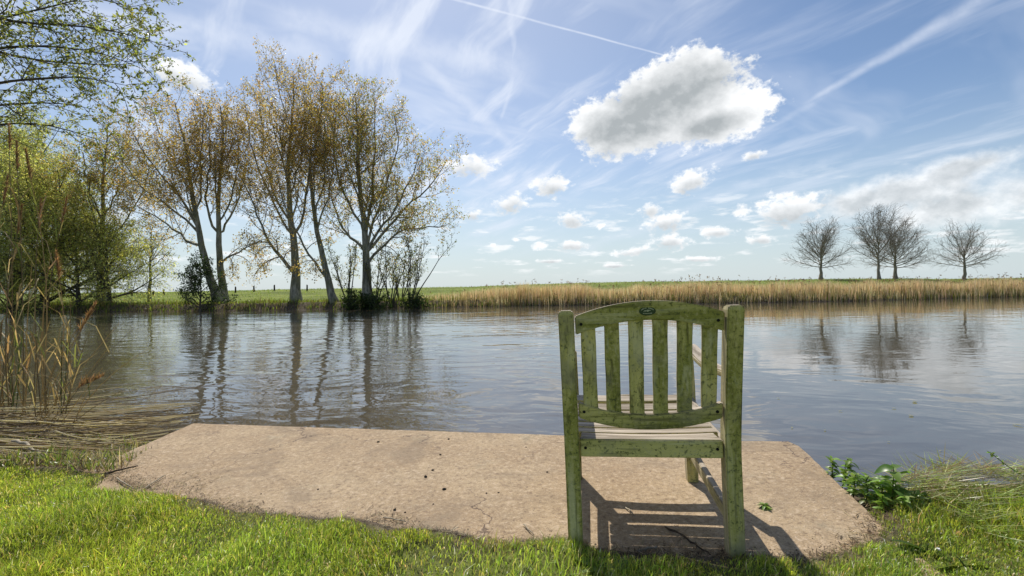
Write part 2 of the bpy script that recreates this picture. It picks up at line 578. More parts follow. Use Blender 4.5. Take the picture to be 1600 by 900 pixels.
def leaves(P, size, rng, col, cvar=.25, droop=0.0, aspect=.62):
    """small folded leaf shapes: 4 verts, 2 tris each"""
    n = len(P)
    d = rng.normal(size=(n, 3))
    d[:, 2] -= droop
    d /= np.linalg.norm(d, axis=1)[:, None]
    u = np.cross(d, rng.normal(size=(n, 3)))
    u /= np.linalg.norm(u, axis=1)[:, None] + 1e-9
    w = np.cross(d, u)
    s = (size * rng.uniform(.6, 1.35, n))[:, None]
    a = P
    t = P + d * s
    l = P + d * s * .45 + u * s * aspect * .5 + w * s * .10
    r = P + d * s * .45 - u * s * aspect * .5 + w * s * .10
    V = np.stack([a, l, t, r], 1).reshape(-1, 3)
    k = np.arange(n)[:, None] * 4
    tri = np.concatenate([k + np.array([[0, 1, 2]]), k + np.array([[0, 2, 3]])])
    C = lcol(n, rng, col, cvar)
    return V, tri, np.repeat(C, 4, axis=0)


def lcol(n, rng, cols, cvar):
    """cols: list of (weight, rgb)"""
    w = np.array([c[0] for c in cols], float)
    idx = rng.choice(len(cols), n, p=w / w.sum())
    C = np.array([c[1] for c in cols])[idx]
    return np.clip(C * np.exp(rng.normal(0, cvar, n))[:, None] * (1 + rng.normal(0, .06, (n, 3))), .003, .9)


def blades(P, h, w, az, lean, col, rng, curl=1.0):
    """curved grass blades: 5 verts (a quad and a tip)"""
    n = len(P)
    dx, dy = np.cos(az), np.sin(az)
    dirv = np.stack([dx, dy, np.zeros(n)], 1)
    fz = rng.uniform(0, 2 * np.pi, n)
    side = np.stack([np.cos(fz), np.sin(fz), np.zeros(n)], 1)
    h = np.asarray(h)[:, None]
    w = np.asarray(w)[:, None]
    lean = np.asarray(lean)[:, None]
    up = np.array([[0, 0, 1.0]])
    m = P + up * h * .55 * np.cos(lean * .5) + dirv * h * .55 * np.sin(lean * .5)
    t = m + up * h * .45 * np.cos(lean * (1 + .5 * curl)) + dirv * h * .45 * np.sin(lean * (1 + .5 * curl))
    V = np.stack([P - side * w * .5, P + side * w * .5, m - side * w * .42, m + side * w * .42, t], 1).reshape(-1, 3)
    k = np.arange(n)[:, None] * 5
    return V, k + np.array([[0, 1, 3, 2]]), k + np.array([[2, 3, 4]]), np.repeat(col, 5, axis=0)


def resample(P, n):
    P = np.asarray(P, float)
    L = np.concatenate([[0], np.cumsum(np.linalg.norm(np.diff(P, axis=0), axis=1))])
    t = np.linspace(0, L[-1], n)
    out = np.stack([np.interp(t, L, P[:, i]) for i in range(3)], 1)
    for _ in range(2):
        out[1:-1] = out[1:-1] * .5 + (out[:-2] + out[2:]) * .25
    return out


def grow(parents, rng, per_m, t0, length, ang, up, wander, rr, npts=5, shrink=.55, rmin=.004, droop=None):
    """child shoots along parent paths -> list of (points, radii)"""
    p0, tg, rp, az, tt = [], [], [], [], []
    for P, r in parents:
        seg = np.sqrt(((P[1:] - P[:-1]) ** 2).sum(1))
        L = np.concatenate([[0], np.cumsum(seg)])
        n = int(per_m * L[-1] * (1 - t0) + rng.random())
        if n < 1:
            continue
        ts = t0 + (1 - t0) * (np.arange(n) + rng.uniform(.1, .9, n)) / n
        s = ts * L[-1]
        i = np.clip(np.searchsorted(L, s) - 1, 0, len(P) - 2)
        f = ((s - L[i]) / (seg[i] + 1e-9))[:, None]
        p0.append(P[i] * (1 - f) + P[i + 1] * f)
        tg.append(P[i + 1] - P[i])
        rp.append(r[i] * (1 - f[:, 0]) + r[i + 1] * f[:, 0])
        az.append(rng.uniform(0, 6.28) + np.arange(n) * 2.4 + rng.normal(0, .5, n))
        tt.append(ts)
    if not p0:
        return []
    p0, tg, rp, az, tt = (np.concatenate(q) for q in (p0, tg, rp, az, tt))
    N = len(p0)
    nrm = lambda v: v / (np.linalg.norm(v, axis=1)[:, None] + 1e-9)
    tg = nrm(tg)
    x = nrm(np.cross(tg, [.3, .2, .9]))
    y = np.cross(tg, x)
    an = (ang * rng.uniform(.7, 1.3, N))[:, None]
    d = tg * np.cos(an) + (x * np.cos(az)[:, None] + y * np.sin(az)[:, None]) * np.sin(an)
    ln = length * (1 - shrink * tt) * rng.uniform(.65, 1.25, N)
    u = np.full(N, up)
    if droop is not None:
        u = np.where(p0[:, 2] < droop, -abs(up) * 1.3 - .25, u)
    st = (ln / (npts - 1))[:, None]
    pts = [p0]
    upv = np.stack([np.zeros(N), np.zeros(N), u * 2 / (npts - 1)], 1)
    for _ in range(npts - 1):
        d = nrm(d + upv + rng.normal(0, wander, (N, 3)))
        pts.append(pts[-1] + d * st)
    PP = np.stack(pts, 1)
    r0 = np.maximum(np.minimum(rp * rr, rp * .9), rmin)
    r1 = np.maximum(r0 * .3, rmin * .7)
    RR = r0[:, None] + (r1 - r0)[:, None] * np.linspace(0, 1, npts)[None]
    return list(zip(PP, RR))


def sample_paths(paths, k, rng, tmin=.15):
    if not paths:
        return np.zeros((0, 3))
    PP = np.stack([p for p, r in paths])
    N, m = PP.shape[:2]
    t = rng.uniform(tmin, 1.0, (N, k)) * (m - 1)
    i = np.minimum(t.astype(int), m - 2)
    f = (t - i)[..., None]
    q = np.arange(N)[:, None]
    return (PP[q, i] * (1 - f) + PP[q, i + 1] * f).reshape(-1, 3)


# ------------------------------------------------------------------ levels of the place
WATER_Z = -0.32
CH_X, CH_Y, CH_YAW, CH_ROLL = .498, 1.65, .1455, .0272
RT = np.array([math.cos(CH_YAW), -math.sin(CH_YAW)])      # chair / slab right
FW = np.array([math.sin(CH_YAW), math.cos(CH_YAW)])       # chair / slab forward


def zslab(x, y):
    return CH_ROLL * ((x - CH_X) * RT[0] + (y - CH_Y) * RT[1])


def on_slab(px, py, dz=0.0):
    z = 0.0
    for _ in range(12):
        p = on_plane(px, py, z)
        z = float(zslab(p[0], p[1])) + dz
    return p


def vnoise(x, y, seed=0):
    """cheap smooth noise from sines"""
    rg = np.random.default_rng(seed)
    o = np.zeros_like(np.asarray(x, float))
    for k in range(7):
        a, b, c = rg.normal(0, 1, 3)
        o = o + np.sin(x * a * 1.7 + y * b * 1.7 + c * 6) / 7 ** .5
    return o


# edge of the lawn against the slab, read off the photograph
EDGE = np.array([on_slab(*p) for p in [(-420, 745), (-160, 742), (0, 742), (80, 736), (145, 741), (190, 758), (250, 778), (330, 797), (430, 812), (520, 821),
                                       (640, 836), (720, 851), (800, 858), (880, 855), (940, 874), (1020, 884), (1100, 882), (1180, 884),
                                       (1260, 881), (1320, 872), (1368, 856), (1392, 832), (1402, 806), (1418, 782), (1500, 766), (1600, 775), (1800, 782), (2100, 782)]])
EX, EY = EDGE[:, 0], EDGE[:, 1]
o_ = np.argsort(EX)
EX, EY = EX[o_], EY[o_]


def lawn_edge(x):
    return np.interp(x, EX, EY)


SHX = np.array([-300, -40, -11, -8.2, -6.8, -5.6, -4.2, -3.3, -2.75, -2.45, -2.2, 1.2, 1.55, 1.9, 2.4, 3.2, 5, 9, 40, 300.])
SHY = np.array([11, 9, 8.2, 7.4, 5.0, 4.5, 4.15, 3.85, 3.55, 3.2, 2.3, 2.0, 2.16, 2.13, 2.14, 2.12, 2.2, 2.5, 4, 6.])
FSH = np.array([on_plane(px, py, WATER_Z) for px, py in [(-700, 500), (0, 487.5), (300, 486.5), (500, 483), (700, 480), (1100, 474.5), (1350, 470), (1600, 463.5), (2200, 450.0)]])


def near_shore(x):
    return np.interp(x, SHX, SHY)


def far_shore(x):
    xs = np.concatenate([[-900], FSH[:, 0], [900]])
    ys = np.concatenate([[34], FSH[:, 1], [60]])
    return np.interp(x, xs, ys) + .16 * np.sin(x * 1.3) + .10 * np.sin(x * 3.1 + 1) + .07 * np.sin(x * 7.3)


def sstep(a, b, x):
    t = np.clip((x - a) / (b - a), 0, 1)
    return t * t * (3 - 2 * t)


def ground_z(x, y):
    x, y = np.asarray(x, float), np.asarray(y, float)
    zs = zslab(np.clip(x, -3, 3), np.clip(y, .5, 3.2)) 
    d = y - near_shore(x)
    le = y - lawn_edge(x)
    # lawn is a touch higher than the slab; bare soil dips under the slab edge
    lawn = zs + .030 - .065 * sstep(-.05, .16, le) + .012 * vnoise(x * 3, y * 3, 3)
    side = sstep(-2.2, -2.6, x) * sstep(.0, .9, le)      # reed litter bank beside the slab falls to the water
    lawn = lawn - .20 * side
    lawn = lawn + .02 * sstep(1.75, 2.2, x) * sstep(-.4, -.05, d) * sstep(.05, -.1, d)
    near = lawn * (1 - sstep(-.05, .35, d)) + (-1.25) * sstep(-.05, .6, d)
    f = y - far_shore(x)
    bank = -1.25 + .95 * sstep(-1.6, .0, f) + .42 * sstep(.0, .55, f)
    crest = .82 + .10 * np.sin(x * .05 + 1) + .05 * np.sin(x * .21) + .25 * sstep(-12, 25, x)
    dike = crest * sstep(1.5, 15, f) - .55 * sstep(20, 70, f)
    dike = dike + .03 * vnoise(x * .6, y * .6, 8) * sstep(.5, 4, f)
    return np.where(y < 14, near, bank + dike)


def make_ground_mesh():
    xs = np.unique(np.concatenate([np.linspace(-1500, -60, 25), np.linspace(-60, -8, 60), np.linspace(-8, -3.2, 60), np.arange(-3.2, 3.6, .05),
                                   np.linspace(3.6, 9, 50), np.linspace(9, 70, 70), np.linspace(70, 1500, 25)]))
    ys = np.unique(np.concatenate([np.linspace(-300, -6, 16), np.linspace(-6, .8, 24), np.arange(.8, 5.2, .05), np.linspace(5.2, 24, 30),
                                   np.arange(24, 42, .3), np.linspace(42, 120, 50), np.linspace(120, 2500, 20)]))
    X, Y = np.meshgrid(xs, ys, indexing='ij')
    Z = ground_z(X, Y) - np.where(Y < lawn_edge(X) - .03, .014, 0.0)
    V = np.stack([X, Y, Z], -1).reshape(-1, 3)
    ny = len(ys)
    i, j = np.meshgrid(np.arange(len(xs) - 1), np.arange(ny - 1), indexing='ij')
    k = (i * ny + j).ravel()
    Q = np.stack([k, k + ny, k + ny + 1, k + 1], 1)
    le = Y - lawn_edge(X)
    soil = sstep(-.10, .05, le + .04 * vnoise(X * 8, Y * 8, 5))
    field = sstep(.3, 1.5, Y - far_shore(X)) * (Y > 14)
    zone = np.stack([soil, field, np.zeros_like(soil)], -1).reshape(-1, 3)
    me = mesh('ground', V, [Q], M_GROUND, zone, True, attr='zone')
    tag(link('ground', me), kind='structure')


make_ground_mesh()

# the river: one sheet, finer near the viewer
wx = np.array([-1500, -60, -20, -6, 0, 6, 20, 60, 1500.])
wy = np.array([.9, 2, 4, 8, 14, 20, 26, 34, 60.])
X, Y = np.meshgrid(wx, wy, indexing='ij')
V = np.stack([X, Y, np.full_like(X, WATER_Z)], -1).reshape(-1, 3)
i, j = np.meshgrid(np.arange(8), np.arange(8), indexing='ij')
k = (i * 9 + j).ravel()
tag(link('river', mesh('river', V, [np.stack([k, k + 9, k + 10, k + 1], 1)], M_WATER, smooth=True)), kind='structure')


# ------------------------------------------------------------------ concrete slab
def make_slab():
    rng = np.random.default_rng(4)
    cor = [on_slab(302, 661), on_slab(600, 670.5), on_slab(880, 679.5), on_slab(1150, 687.5), on_slab(1232, 689.5), on_slab(1250, 697), on_slab(1262, 708),
           on_slab(1400, 838)]
    near_r = cor[-1][:2] - FW * .55
    left = on_slab(143, 736)[:2] - FW * .35
    ring = [c[:2] for c in cor] + [near_r, left]
    pts = []
    for a, b in zip(ring, ring[1:] + ring[:1]):
        n = max(2, int(np.linalg.norm(b - a) / .045))
        for t in np.arange(n) / n:
            pts.append(a * (1 - t) + b * t)
    pts = np.array(pts)
    nrm = np.roll(pts, -1, 0) - np.roll(pts, 1, 0)
    nrm = np.stack([-nrm[:, 1], nrm[:, 0]], 1)
    nrm /= np.linalg.norm(nrm, axis=1)[:, None] + 1e-9
    jit = np.convolve(np.concatenate([rng.normal(0, 1, 2), rng.normal(0, 1, len(pts)), rng.normal(0, 1, 2)]), [.2, .2, .2, .2, .2], 'same')[2:-2]
    pts = pts + nrm * (jit * .006 + rng.normal(0, .0022, len(pts)))[:, None]
    bm = bmesh.new()
    tops = [bm.verts.new((p[0], p[1], zslab(p[0], p[1]))) for p in pts]
    f = bm.faces.new(tops)
    if f.normal.z < 0:
        f.normal_flip()
    bm.normal_update()
    r = bmesh.ops.extrude_face_region(bm, geom=[f])
    vs = [v for v in r['geom'] if isinstance(v, bmesh.types.BMVert)]
    for v in vs:
        v.co.z -= .30
    bm.normal_update()
    bmesh.ops.recalc_face_normals(bm, faces=bm.faces)
    topf = max(bm.faces, key=lambda q: q.calc_center_median().z if len(q.verts) > 8 else -9)
    bmesh.ops.bevel(bm, geom=[e for e in topf.edges], offset=.009, segments=2, affect='EDGES')
    bmesh.ops.triangulate(bm, faces=[q for q in bm.faces if len(q.verts) > 4])
    me = bpy.data.meshes.new('concrete_slab')
    bm.to_mesh(me)
    bm.free()
    me.materials.append(M_CONC)
    o = link('concrete_slab', me)
    tag(o, 'tan weathered concrete slab jutting out over the river edge under the chair', 'slab')


make_slab()


# ------------------------------------------------------------------ garden chair
def make_chair():
    root = thing('garden_chair', (CH_X, CH_Y, 0.0), 'green algae-stained wooden garden chair with arched slatted back on the slab', 'chair')
    root.rotation_euler = (Matrix.Rotation(-CH_YAW, 3, 'Z') @ Matrix.Rotation(-CH_ROLL, 3, 'Y')).to_euler()
    rnd = random.Random(3)

    def finish(bm, name, grain, parent=root, bev=.0035, m=M_WOOD, seg=2):
        bmesh.ops.recalc_face_normals(bm, faces=bm.faces)
        if bev:
            es = [e for e in bm.edges if len(e.link_faces) == 2 and e.calc_face_angle(0) > .5]
            bmesh.ops.bevel(bm, geom=es, offset=bev, segments=seg, affect='EDGES', clamp_overlap=True)
        me = bpy.data.meshes.new(name)
        bm.to_mesh(me)
        bm.free()
        me.materials.append(m)
        nv = len(me.vertices)
        co = np.empty(nv * 3, np.float32)
        me.vertices.foreach_get('co', co)
        co = co.reshape(-1, 3)
        g = np.array(grain, float)
        g /= np.linalg.norm(g)
        al = co @ g
        gv = co - np.outer(al, g) * .93 + np.array([rnd.random() * 5, rnd.random() * 5, rnd.random() * 5])
        a = me.attributes.new('grain', 'FLOAT_VECTOR', 'POINT')
        a.data.foreach_set('vector', gv.astype(np.float32).ravel())
        return link(name, me, parent)

    def sweep(sections, name, grain, **kw):
        """sections: list of 4-corner rings"""
        bm = bmesh.new()
        rings = [[bm.verts.new(p) for p in s] for s in sections]
        for a, b in zip(rings, rings[1:]):
            for q in range(4):
                bm.faces.new((a[q], a[(q + 1) % 4], b[(q + 1) % 4], b[q]))
        bm.faces.new(rings[0])
        bm.faces.new(rings[-1])
        return finish(bm, name, grain, **kw)

    def box(x0, x1, y0, y1, z0, z1, name, grain, **kw):
        return sweep([[(x0, y0, z), (x1, y0, z), (x1, y1, z), (x0, y1, z)] for z in (z0, z1)], name, grain, **kw)

    Wc, H, RK = .277, .882, .092

    def back_y(z):                      # rake of the posts above the seat
        return 0.0 if z < .38 else -RK * ((z - .38) / (H - .38)) ** 1.12

    pw, pd = .0265, .032
    for s in (-1, 1):
        secs = []
        for z in (-.002, .2, .36, .42, .5, .6, .7, .8, .868, H):
            k = .80 if z == H else 1.0
            y = back_y(z)
            secs.append([(s * Wc - pw * k, y - pd * k, z), (s * Wc + pw * k, y - pd * k, z), (s * Wc + pw * k, y + pd * k, z), (s * Wc - pw * k, y + pd * k, z)])
        sweep(secs, 'rear_leg', (0, 0, 1), bev=.004)
    xi = Wc - pw - .001

    def arch(name, zend_b, zend_t, rise, yoff, th, bow=1.0, n=24, grain=(1, 0, 0), gap=.003, yfun=back_y):
        secs = []
        for t in np.linspace(-1, 1, n):
            x = t * (xi - gap)
            dz = rise * (1 - t * t)
            zb, zt = zend_b + dz, zend_t + dz
            secs.append([(x, yfun(zb) + yoff - th / 2, zb), (x, yfun(zb) + yoff + th / 2, zb), (x, yfun(zt) + yoff + th / 2, zt), (x, yfun(zt) + yoff - th / 2, zt)])
        return sweep(secs, name, grain)

    def holes(part, pts):
        for x, y, z in pts:
            bm = bmesh.new()
            bmesh.ops.create_cone(bm, cap_ends=True, segments=14, radius1=.0058, radius2=.0050, depth=.004,
                                  matrix=Matrix.Translation((x, y, z)) @ Matrix.Rotation(R(90), 4, 'X'))
            finish(bm, 'dowel_plug', (0, 1, 0), part, 0, M_HOLE)

    top = arch('top_rail', .795, .861, .046, 0, .030)
    holes(top, [(-.226, back_y(.83) - .0155, .833), (.226, back_y(.83) - .0155, .833)])
    low = arch('lower_back_rail', .488, .545, -.044, 0, .030)
    holes(low, [(-.228, back_y(.515) - .0155, .512), (.228, back_y(.515) - .0155, .512)])
    rr_ = box(-xi + .002, xi - .002, -.018, .014, .343, .408, 'rear_seat_rail', (1, 0, 0))
    holes(rr_, [(-.228, -.0185, .376), (.228, -.0185, .376)])
    # small carved oval on the top rail
    zc = .872
    yb = back_y(.872) - .0160
    bm = bmesh.new()
    bmesh.ops.create_cone(bm, cap_ends=True, segments=32, radius1=.0275, radius2=.0275, depth=.003,
                          matrix=Matrix.Translation((-.003, yb, zc)) @ Matrix.Rotation(R(90), 4, 'X') @ Matrix.Diagonal((1, .56, 1, 1)))
    em = finish(bm, 'oval_emblem', (0, 1, 0), top, .0006, M_PLATE, 1)

    def bits(name, lst):
        bm = bmesh.new()
        for (x, z, w_, h_, a) in lst:
            bmesh.ops.create_cube(bm, size=1.0, matrix=Matrix.Translation((x - .003, yb - .0019, zc + z)) @ Matrix.Rotation(-a, 4, 'Y') @ Matrix.Diagonal((w_, .0016, h_, 1)))
        finish(bm, name, (1, 0, 0), em, 0, M_MARK)
    arc = []
    for q, t in enumerate(np.linspace(-62, 62, 11)):
        if q == 5:
            continue
        a = R(t)
        arc.append((math.sin(a) * .0215, math.cos(a) * .0108 - .001, .0026 + .0008 * (q % 3), .0034, -a * .55))
    bits('emblem_lettering', arc)
    bits('emblem_lettering', [(x, -.0088 + abs(x) * .08, .0032, .0028, 0) for x in np.linspace(-.013, .013, 8)])
    bm = bmesh.new()
    for (x, z, r_, sx) in ((.001, .001, .0048, 1.0), (.0055, .0018, .003, 1.2), (-.007, .0005, .0036, 1.0), (-.0105, -.001, .0022, 1.3), (.0095, .002, .0018, 1.4)):
        bmesh.ops.create_uvsphere(bm, u_segments=8, v_segments=6, radius=r_, matrix=Matrix.Translation((x - .003, yb - .0012, zc + z)) @ Matrix.Diagonal((sx, .35, .75, 1)))
    finish(bm, 'emblem_figure', (1, 0, 0), em, 0, M_MARK)

    # back slats
    for x in np.array([-2.5, -1.5, -.5, .5, 1.5, 2.5]) * .0812:
        t = x / xi
        z0, z1 = .545 - .044 * (1 - t * t) - .012, .795 + .046 * (1 - t * t) + .012
        secs = []
        for z in np.linspace(z0, z1, 6):
            y = back_y(z) + .001
            w_ = .0255 + .0008 * math.sin(z * 30 + x * 9)
            secs.append([(x - w_, y - .0075, z), (x + w_, y - .0075, z), (x + w_, y + .0075, z), (x - w_, y + .0075, z)])
        sweep(secs, 'back_slat', (0, 0, 1), bev=.003)
    # front legs, seat rails, stretchers
    D = .62

    def seat_z(y):
        t = y / D
        return .408 + .030 * t - .026 * math.sin(math.pi * min(max(t, 0), 1)) * (1 - .3 * t)
    for s in (-1, 1):
        xx = s * Wc
        secs = []
        for z, k in ((-.002, .95), (.1, 1), (.34, 1.02), (.45, 1.0), (.6, .92), (.640, .92)):
            secs.append([(xx - .026 * k, D - .028 * k, z), (xx + .026 * k, D - .028 * k, z), (xx + .026 * k, D + .028 * k, z), (xx - .026 * k, D + .028 * k, z)])
        sweep(secs, 'front_leg', (0, 0, 1))
        secs = []
        for y in np.linspace(pd, D - .029, 10):
            z1 = seat_z(y) - .021
            secs.append([(xx - .014, y, z1 - .06), (xx + .014, y, z1 - .06), (xx + .014, y, z1), (xx - .014, y, z1)])
        sweep(secs, 'side_seat_rail', (0, 1, 0))
        secs = []
        for y in np.linspace(pd + .001, D - .029, 6):
            z1 = .085 + .035 * y / D
            secs.append([(xx - .013, y, z1), (xx + .013, y, z1), (xx + .013, y, z1 + .05), (xx - .013, y, z1 + .05)])
        sweep(secs, 'side_stretcher', (0, 1, 0))
        secs = []
        for y in np.linspace(-.03 + .0, D + .055, 16):
            t = (y + .03) / (D + .085)
            z1 = .650 + .022 * t - .030 * math.sin(math.pi * t) ** 1.3 - (.018 * max(0, t - .9) / .1)
            w_ = .026 + .005 * math.sin(math.pi * t)
            ins = (.002 + .016 * t) * s
            yy = max(y, back_y(.65) + pd - .004)
            secs.append([(xx + ins - w_, yy, z1 - .024), (xx + ins + w_, yy, z1 - .024), (xx + ins + w_, yy, z1), (xx + ins - w_, yy, z1)])
        secs = [q for k, q in enumerate(secs) if k == 0 or q[0][1] > secs[k - 1][0][1] + 1e-4]
        sweep(secs, 'armrest', (0, 1, 0), bev=.005)
    arch('front_seat_rail', .325, .395, .024, D - .004, .026, yfun=lambda z: 0.0)
    # seat slats across, slightly scooped
    spans = [(.016, .0805), (.0925, .157), (.169, .2335), (.2455, .310), (.322, .3865), (.400, .473), (.500, .574)]
    for q, (y0, y1) in enumerate(spans):
        xl = .243 if q == 0 else .262
        za, zb = seat_z(y0), seat_z(min(y1, D))
        secs = []
        for t in np.linspace(-1, 1, 9):
            sag = -.006 * (1 - t * t)
            x = t * xl
            secs.append([(x, y0, za + sag - .020), (x, y1, zb + sag - .020), (x, y1, zb + sag), (x, y0, za + sag)])
        sweep(secs, 'seat_slat', (1, 0, 0), bev=.003)


make_chair()

# ------------------------------------------------------------------ trees
BRONZE = [(4, (.44, .315, .105)), (3, (.50, .345, .125)), (2, (.33, .27, .080)), (1.2, (.56, .43, .19))]
OLIVE = [(4, (0.288, 0.312, 0.072)), (3, (0.396, 0.372, 0.096)), (1.5, (0.192, 0.240, 0.058)), (1, (0.528, 0.456, 0.144))]
WILLOW = [(4, (.48, .50, .15)), (3, (.58, .58, .22)), (2, (.34, .37, .11)), (1.5, (.62, .55, .27))]
SHRUB = [(3, (0.152, 0.169, 0.055)), (2, (0.220, 0.203, 0.075)), (2, (0.101, 0.118, 0.040))]
BUDDING = [(3, (.20, .22, .055)), (2, (.27, .29, .08)), (2, (.13, .15, .04))]
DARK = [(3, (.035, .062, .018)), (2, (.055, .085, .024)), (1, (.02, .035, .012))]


def tz(p):           # zoomed-crop pixel -> photo pixel (crop 180,80 at 2.144)
    return 180 + p[0] / 2.144, 80 + p[1] / 2.143


def tree(name, label, group, base, trunk, limbs, rng, spec, leafspec, bark, cat='tree', trunk_sides=10, limb_sides=6):
    """trunk, limbs: world paths with radii.  thing > trunk, limb(s), crown"""
    root = thing(name, base, label, cat, group)
    b = np.array(base)
    V, Q = tubes([trunk], trunk_sides)
    link('trunk', mesh('trunk', V, [Q], bark, smooth=True, origin=b), root)
    for lb in limbs:
        V, Q = tubes([lb], limb_sides)
        link('limb', mesh('limb', V, [Q], bark, smooth=True, origin=b), root)
    lev = [trunk] + limbs
    allp, last = [], []
    cur = limbs + [(trunk[0][len(trunk[0]) // 2:], trunk[1][len(trunk[1]) // 2:])]
    shoots = []
    for q, sp in enumerate(spec):
        nxt = grow(cur, rng, **sp)
        shoots.append(nxt)
        cur = (cur if sp.get('_keep') else []) + nxt
    V, Q = [], []
    off = 0
    for q, sh in enumerate(shoots):
        if not sh:
            continue
        v, f = tubes(sh, 4 if q == 0 else 3)
        V.append(v)
        Q.append(f + off)
        off += len(v)
    V = np.concatenate(V)
    Q = np.concatenate(Q)
    tw = M_BARK3 if bark is M_BARK else bark
    mats, fm = [tw], np.zeros(len(Q), int)
    C = np.zeros((len(V), 3))
    faces = [Q]
    if leafspec:
        pool = []
        for q, k in leafspec['per'].items():
            if q < len(shoots):
                pool.append(sample_paths(shoots[q], k, rng))
        P = np.concatenate(pool)
        P = P + rng.normal(0, leafspec.get('spread', .05), P.shape)
        lv, lt, lc = leaves(P, leafspec['size'], rng, leafspec['cols'], leafspec.get('var', .3), leafspec.get('droop', .2), leafspec.get('aspect', .62))
        faces.append(lt + len(V))
        V = np.concatenate([V, lv])
        C = np.concatenate([C, lc])
        fm = np.concatenate([fm, np.ones(len(lt), int)])
        mats = [tw, M_LEAF]
    link('crown', mesh('crown', V, faces, mats, C, fmat=fm, origin=b), root)
    return root


def traced(zpts, Y0, depth, r0, r1, n=12, conv=tz, rng=None, wob=.0):
    """photo trace -> world path; depth: how far the tip leans towards (-) or away (+)"""
    pts = []
    m = len(zpts)
    for q, p in enumerate(zpts):
        x, y = conv(p)
        pts.append(at_depth(x, y, Y0 + depth * (q / (m - 1)) ** 1.1))
    P = resample(pts, n)
    if rng is not None and wob:
        P[1:-1] += rng.normal(0, wob, (n - 2, 3))
    return P, r0 + (r1 - r0) * np.linspace(0, 1, n) ** .62


def flare(path, k=1.25):
    P, r = path
    r = r.copy()
    r[0] *= k
    r[1] *= 1 + (k - 1) * .25
    return P, r


POP = dict(size=.115, per={2: 5, 1: 3}, cols=BRONZE, spread=.10, var=.28, droop=.2)
PSPEC = [dict(per_m=2.7, t0=.14, length=2.6, ang=.86, up=.36, wander=.09, rr=.45, npts=6, shrink=.45, rmin=.011, droop=4.2),
         dict(per_m=4.4, t0=.15, length=1.1, ang=.80, up=.22, wander=.13, rr=.5, npts=4, shrink=.40, rmin=.007, droop=3.4),
         dict(per_m=4.4, t0=.10, length=.45, ang=.8, up=.1, wander=.18, rr=.6, npts=3, shrink=.3, rmin=.005)]


def poplar(seed, label, trunk_z, limb_z, Y0, r0, extra=4, cols=BRONZE, group='tall poplars on the far bank', spec=PSPEC, height_t=.35, conv=tz, leafn=None, name='poplar_tree', rtop=.03, size=None):
    rng = np.random.default_rng(seed)
    cv, yb = conv, conv(trunk_z[0])[1]
    conv = lambda p: (cv(p)[0], yb + (cv(p)[1] - yb) * .925)      # leave room above the traced wood for its shoots
    trunk = traced(trunk_z, Y0, rng.uniform(-.6, .6), r0, rtop, 18, rng=rng, wob=.02, conv=conv)
    P = trunk[0]
    gz = float(ground_z(P[0, 0], P[0, 1]))
    P[0, 2] = gz - .1
    trunk = flare((P, trunk[1]))
    limbs = []
    for q, lz in enumerate(limb_z):
        ext = abs(lz[-1][0] - lz[0][0]) / 2.144 / 24.0
        s = 1 if q % 2 else -1
        lb = traced(lz, Y0 + 0.0, s * rng.uniform(.5, 2.2), 1, 1, 12, rng=rng, wob=.05, conv=conv)
        # join the limb to the trunk axis at its own height
        k = int(np.argmin(np.abs(P[:, 2] - lb[0][0, 2])))
        lb[0][0] = P[k]
        rs = trunk[1][k] * rng.uniform(.42, .56)
        limbs.append((lb[0], rs + (.022 - rs) * np.linspace(0, 1, 12) ** .75))
    # limbs towards and away from the viewer, so the crown is round
    for q in range(extra):
        k = int(len(P) * rng.uniform(height_t, .75))
        a = rng.uniform(-.5, .5) + (0 if q % 2 else math.pi) + math.pi / 2
        L = rng.uniform(3.5, 6.0) * (1 - .4 * k / len(P)) * (P[-1, 2] / 15)
        d = np.array([math.cos(a) * .75, math.sin(a) * .75, .9])
        pts = [P[k]]
        for _ in range(9):
            d = d + np.array([0, 0, .10]) + rng.normal(0, .06, 3)
            d /= np.linalg.norm(d)
            pts.append(pts[-1] + d * L / 9)
        rs = trunk[1][k] * .38
        limbs.append((np.array(pts), np.linspace(rs, .02, 10)))
    ls = dict(POP, cols=cols)
    if leafn:
        ls['per'] = leafn
    if size:
        ls['size'] = size
    return tree(name, label, group, (P[0, 0], P[0, 1], gz), trunk, limbs, rng, spec, ls, M_BARK)


Y1 = float(far_shore(-15.0)) + 1.7
poplar(11, 'poplar with leaning trunk, partner of the upright twin beside the dark bush',
       [(348, 842), (318, 760), (292, 660), (283, 600), (273, 530), (255, 430), (243, 330), (225, 220), (200, 118)],
       [[(286, 610), (240, 490), (185, 415), (120, 340), (70, 270), (40, 185)], [(290, 650), (220, 600), (160, 545), (100, 505), (45, 480)],
        [(276, 530), (290, 400), (285, 280), (300, 150)], [(258, 440), (190, 330), (150, 240), (120, 130)], [(284, 590), (215, 520), (150, 470), (60, 400), (20, 320)]], Y1 - .3, .33)
poplar(12, 'upright poplar rising beside the trunk that leans over the dark bush',
       [(364, 840), (353, 720), (347, 640), (345, 560), (345, 480), (352, 380), (360, 280), (365, 190), (352, 130)],
       [[(350, 705), (390, 668), (450, 640), (500, 612)], [(346, 610), (395, 520), (425, 440), (440, 340)], [(346, 600), (308, 540), (300, 430), (322, 320), (312, 190)],
        [(346, 560), (385, 480), (408, 400), (415, 290), (400, 200)]], Y1 + .3, .31, extra=2)
